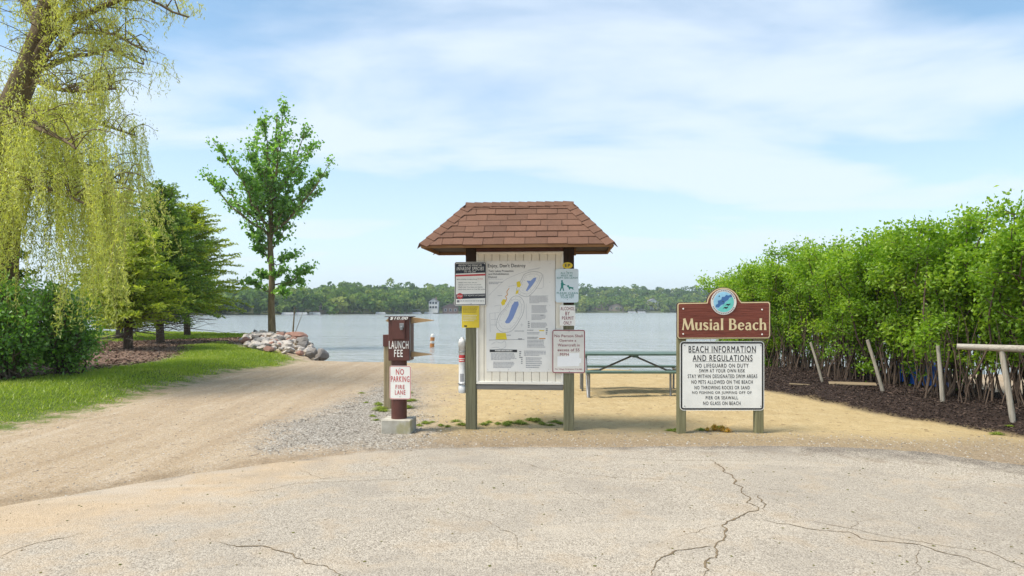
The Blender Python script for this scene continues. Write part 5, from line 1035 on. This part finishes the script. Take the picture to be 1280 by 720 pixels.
for p, lab in ((385, 'low wooden pier across the lake right of the maple'), (508, 'low wooden pier across the lake beside the launch fee box'), (556, 'low wooden pier across the lake by the yellow notice'), (775, 'low wooden pier across the lake by the tan house')):
    Y = shY(p); x = (p - 640) / F * Y; e = empty('pier', (x, Y, WATER - .6), 0, lab, 'pier', 'piers along the far shore'); MB().bbox(-4, 4, -5, -3.6, 1.0, 1.15, .02).build('deck', PIER, e); MB().bbox(2.4, 3.8, -3.599, 6, .999, 1.149, .02).build('deck', PIER, e)
    for a in (-3.7, 0, 3.5): MB().tube([(a, -4.3, -1), (a, -4.3, 1.6)], .1, 6).build('pile', PIER, e)
# ================================================================== ground cover and litter
GRS = leafmat('grass_blade', (.17, .25, .025), (.30, .38, .045), (.50, .48, .12), .4, .1)
def blades(n, bx, polyf, hmin, hmax, wd, mat, name, label, seed, nscale=.9):
    g = np.random.default_rng(seed); x = g.uniform(bx[0], bx[1], n); y = g.uniform(bx[2], bx[3], n); d = polyf(x, y) + .9 * vnoise(x, y, 1.3, 3); k_ = (d > 0) & (g.random(n) < np.clip(d / .45, .12, 1)); x, y = x[k_], y[k_]; d = d[k_]; n = len(x); z = height(x, y) - .005
    h = g.uniform(hmin, hmax, n) * np.clip(.45 + d * .9, .4, 1) * (1 + .7 * vnoise(x, y, nscale, 2)); a = g.uniform(0, 6.283, n); l_ = g.normal(size=(n, 2)) * .5; ww = wd * g.uniform(.7, 1.4, n) * (.6 + y / 18)
    B = np.stack([x, y, z], 1); W_ = np.stack([np.cos(a), np.sin(a), a * 0], 1) * ww[:, None] * .5; T_ = B + np.stack([l_[:, 0] * h, l_[:, 1] * h, h], 1); V = np.stack([B - W_, B + W_, T_], 1).reshape(-1, 3)
    sh = np.clip(.45 + .9 * vnoise(x, y, .5, 3) + g.uniform(-.25, .25, n), 0, 1); return tag(mesh_np(name, V, np.arange(3 * n).reshape(n, 3), mat, dict(rnd=np.repeat(sh, 3))), label, 'grass', None, 'stuff')
blades(150000, (-14.5, -6.4, 7.0, 29.5), lambda x, y: sdist(x, y, P_GRASS), .035, .085, .014, GRS, 'grass', 'bright green mown grass strip beside the gravel drive', 61)
blades(45000, (-24, -12, 26.8, 41), lambda x, y: sdist(x, y, P_GRASS2), .06, .13, .024, GRS, 'grass', 'green grass behind the conifers along the shore', 62)
WDm = leafmat('weed_leaf', (.12, .17, .022), (.22, .29, .035), (.34, .38, .07), .3, .1); WDo = leafmat('orange_weed_leaf', (.32, .30, .05), (.62, .38, .05), (.78, .34, .05), .4, .1)
def tuft_mesh(seed, n, r, h, mat, nm):
    """a rooted tuft: arching blades that all leave one small crown"""
    g = np.random.default_rng(seed); V = []; Fq = []; rn = []
    for i in range(n):
        a = g.uniform(0, 6.283); o = r * g.random() ** .7; d = np.array([math.cos(a), math.sin(a) * .75, 0]); s = np.array([-d[1], d[0], 0]); hh = h * g.uniform(.35, 1.1) * (1.1 - .5 * o / r); w_ = .003 + .003 * g.random(); b = d * .012 * g.random() - np.array([0, 0, .01])
        m_ = d * o * .55 + np.array([0, 0, hh]); t = d * o + np.array([0, 0, hh * g.uniform(.3, .9)]); k0 = len(V); V += [b - s * w_ * .6, b + s * w_ * .6, m_ - s * w_, m_ + s * w_, t]; Fq += [(k0, k0 + 1, k0 + 3), (k0, k0 + 3, k0 + 2), (k0 + 2, k0 + 3, k0 + 4)]; rn += [g.random()] * 5
    return mesh_np(nm, np.array(V), np.array(Fq), mat, dict(rnd=np.array(rn)))
TM = [tuft_mesh(71 + i, 260, .22, .07, WDm, 'weed_tuft') for i in range(3)] + [tuft_mesh(75, 170, .16, .12, WDo, 'weed_tuft')]
tm_used = set(); random.seed(4)
def tuft(px_, Y, s_, lab, grp, q=None):
    q = random.randrange(3) if q is None else q; o = TM[q] if q not in tm_used else TM[q].copy()
    if q in tm_used: COL.objects.link(o)
    tm_used.add(q); x = (px_ - 640) / F * Y; o.location = (x, Y, gz(x, Y)); o.scale = (s_ * .85, s_ * .8, s_ * .75); o.rotation_euler.z = random.uniform(0, 6.28); tag(o, lab, 'weed', grp)
for p in list(range(606, 704, 8)) : tuft(p + random.uniform(-3, 3), random.uniform(9.75, 10.15), random.uniform(.55, 1.0), 'low green weed tuft in the sand below the kiosk board', 'weeds below the kiosk')
for p in (524, 532, 540, 551, 560, 570, 578): tuft(p, random.uniform(9.6, 10.1), random.uniform(.4, .85), 'low green weed tuft in the sand between fee post and kiosk', 'weeds between fee post and kiosk')
for p, Y, s_ in ((476, 11.4, 1.3), (473, 11.9, 1.0), (480, 11.2, 1.0), (508, 11.5, 1.2), (513, 12.4, 1.1), (511, 13.5, 1.0), (466, 10.6, .6), (458, 12.2, .5), (452, 13.5, .6), (470, 10.2, .5)): tuft(p, Y, s_, 'green weed tuft around the wooden post behind the fee box', 'weeds round the wooden post')
for p, Y, s_, q in ((838, 9.35, .7, None), (844, 9.45, .6, None), (876, 9.35, .7, None), (884, 9.3, .6, 3), (893, 9.35, 1.0, 3), (902, 9.3, .9, 3), (909, 9.2, .8, 3), (898, 9.5, .8, None)): tuft(p, Y, s_, 'green weed tuft under the beach rules sign' if q is None else 'orange tinged weed tuft under the beach rules sign', 'green weeds under beach sign' if q is None else 'orange weeds under beach sign', q)
tuft(1246, 9.0, .8, 'lone green weed tuft by the mulch at the right edge', None); tuft(1262, 9.3, .5, 'small weed tuft right of the lone tuft by the mulch', None)
# stones on the drive and gravel patch
def scatter(n, bx, keep, s0, s1, mat, name, label, cat, seed, flat=.6, zo=0.0, onroad=False):
    g = np.random.default_rng(seed); x = g.uniform(bx[0], bx[1], n); y = g.uniform(bx[2], bx[3], n); k_ = keep(x, y, g); x, y = x[k_], y[k_]; n = len(x); z = np.where(onroad, .012, height(x, y)) + zo; s_ = (s0 + (s1 - s0) * g.random(n) ** 3)
    O = np.array([(1, 0, 0), (0, 1, 0), (-1, 0, 0), (0, -1, 0), (0, 0, 1), (0, 0, -1)], float) * np.array([1, .8, flat]); a = g.uniform(0, 6.283, n); c, si = np.cos(a), np.sin(a); J = O[None] * g.uniform(.7, 1.3, (n, 6, 1)); V = np.stack([J[..., 0] * c[:, None] - J[..., 1] * si[:, None], J[..., 0] * si[:, None] + J[..., 1] * c[:, None], J[..., 2]], 2) * s_[:, None, None] + np.stack([x, y, z], 1)[:, None]
    Ft = np.array([(0, 1, 4), (1, 2, 4), (2, 3, 4), (3, 0, 4), (1, 0, 5), (2, 1, 5), (3, 2, 5), (0, 3, 5)]); Fq = (Ft[None] + (np.arange(n) * 6)[:, None, None]).reshape(-1, 3); return tag(mesh_np(name, V.reshape(-1, 3), Fq, mat, dict(rnd=np.repeat(g.random(n), 6))), label, cat, None, 'stuff')
def vmat(nm, *st, rough=.9): k = Mt(nm); return k.fin(k.ramp(k.attr('rnd'), *st), rough, 0, .2)
PEB = vmat('pebble', (0, (.13, .11, .09)), (.5, (.27, .24, .20)), (1, (.46, .43, .38)))
scatter(26000, (-3.8, -.8, 7.6, 16), lambda x, y, g: (sdist(x, y, P_GRAV) + .7 * vnoise(x, y, 1.5, 3) + g.normal(size=len(x)) * .18 > 0) & (y > yroad(x) + .03), .006, .022, PEB, 'gravel', 'pale grey gravel stones round the launch fee post', 'gravel', 81)
scatter(9000, (-8, 1, 5, 22), lambda x, y, g: (y > yroad(x)) & (sdist(x, y, P_GRASS) < 0), .005, .016, PEB, 'gravel', 'scattered small stones on the sandy drive', 'gravel', 82)
scatter(5000, (-1.5, 7.0, 7.2, 9.4), lambda x, y, g: (y > yroad(x) + .02) & (sdist(x, y, P_DIRT) > -.1), .005, .018, PEB, 'gravel', 'loose grit along the far edge of the asphalt', 'gravel', 83)
scatter(1300, (-5, 5, 2.5, 8), lambda x, y, g: (y < yroad(x) - .1), .004, .015, vmat('litter', (0, (.06, .07, .015)), (.5, (.13, .13, .03)), (1, (.16, .10, .05))), 'leaf_litter', 'tiny fallen leaf bits scattered on the asphalt', 'litter', 84, .3, 0, True)
CHP = vmat('mulch_chip', (0, (.016, .011, .009)), (.6, (.05, .034, .028)), (1, (.13, .09, .07)))
def chips(n, bx, poly, mat, label, seed, L_=.055, W_=.016, jit=.3):
    g = np.random.default_rng(seed); x = g.uniform(bx[0], bx[1], n); y = g.uniform(bx[2], bx[3], n); k_ = sdist(x, y, poly) + jit * vnoise(x, y, 2, 3) + g.normal(size=n) * .05 > 0; x, y = x[k_], y[k_]; n = len(x); a = g.uniform(0, 6.28, n); A = np.stack([np.cos(a), np.sin(a), g.normal(size=n) * .3], 1); P = np.stack([x, y, height(x, y) + g.uniform(.0, .03, n)], 1); V, Fq, rn = leaves(P, L_, W_, A, .1, None, g); return tag(mesh_np('bark_chips', V, Fq, mat, dict(rnd=rn)), label, 'mulch', None, 'stuff')
chips(42000, (4.8, 9.5, 7.5, 20), P_MULCH, CHP, 'dark brown shredded mulch under the right hand hedge', 91)
chips(22000, (-20, -9.2, 12, 33), P_BARK, vmat('bark_chip', (0, (.09, .055, .04)), (.6, (.20, .13, .095)), (1, (.38, .28, .21))), 'reddish brown bark and needles under the conifers', 92, .11, .035)

# ================================================================== the air over the lake
hz = bpy.data.materials.new('haze_air'); hz.use_nodes = True; t_ = hz.node_tree; t_.nodes.clear(); o_ = t_.nodes.new('ShaderNodeOutputMaterial'); pv = t_.nodes.new('ShaderNodeVolumePrincipled'); pv.inputs['Density'].default_value = .00030; pv.inputs['Color'].default_value = (.80, .90, 1.0, 1); pv.inputs['Anisotropy'].default_value = .2; t_.links.new(pv.outputs[0], o_.inputs['Volume'])
tag(MB().box(-3950, 3950, -3950, 3950, -4.2, 60).build('haze', hz), 'thin pale summer haze over the lake', 'haze', None, 'stuff')
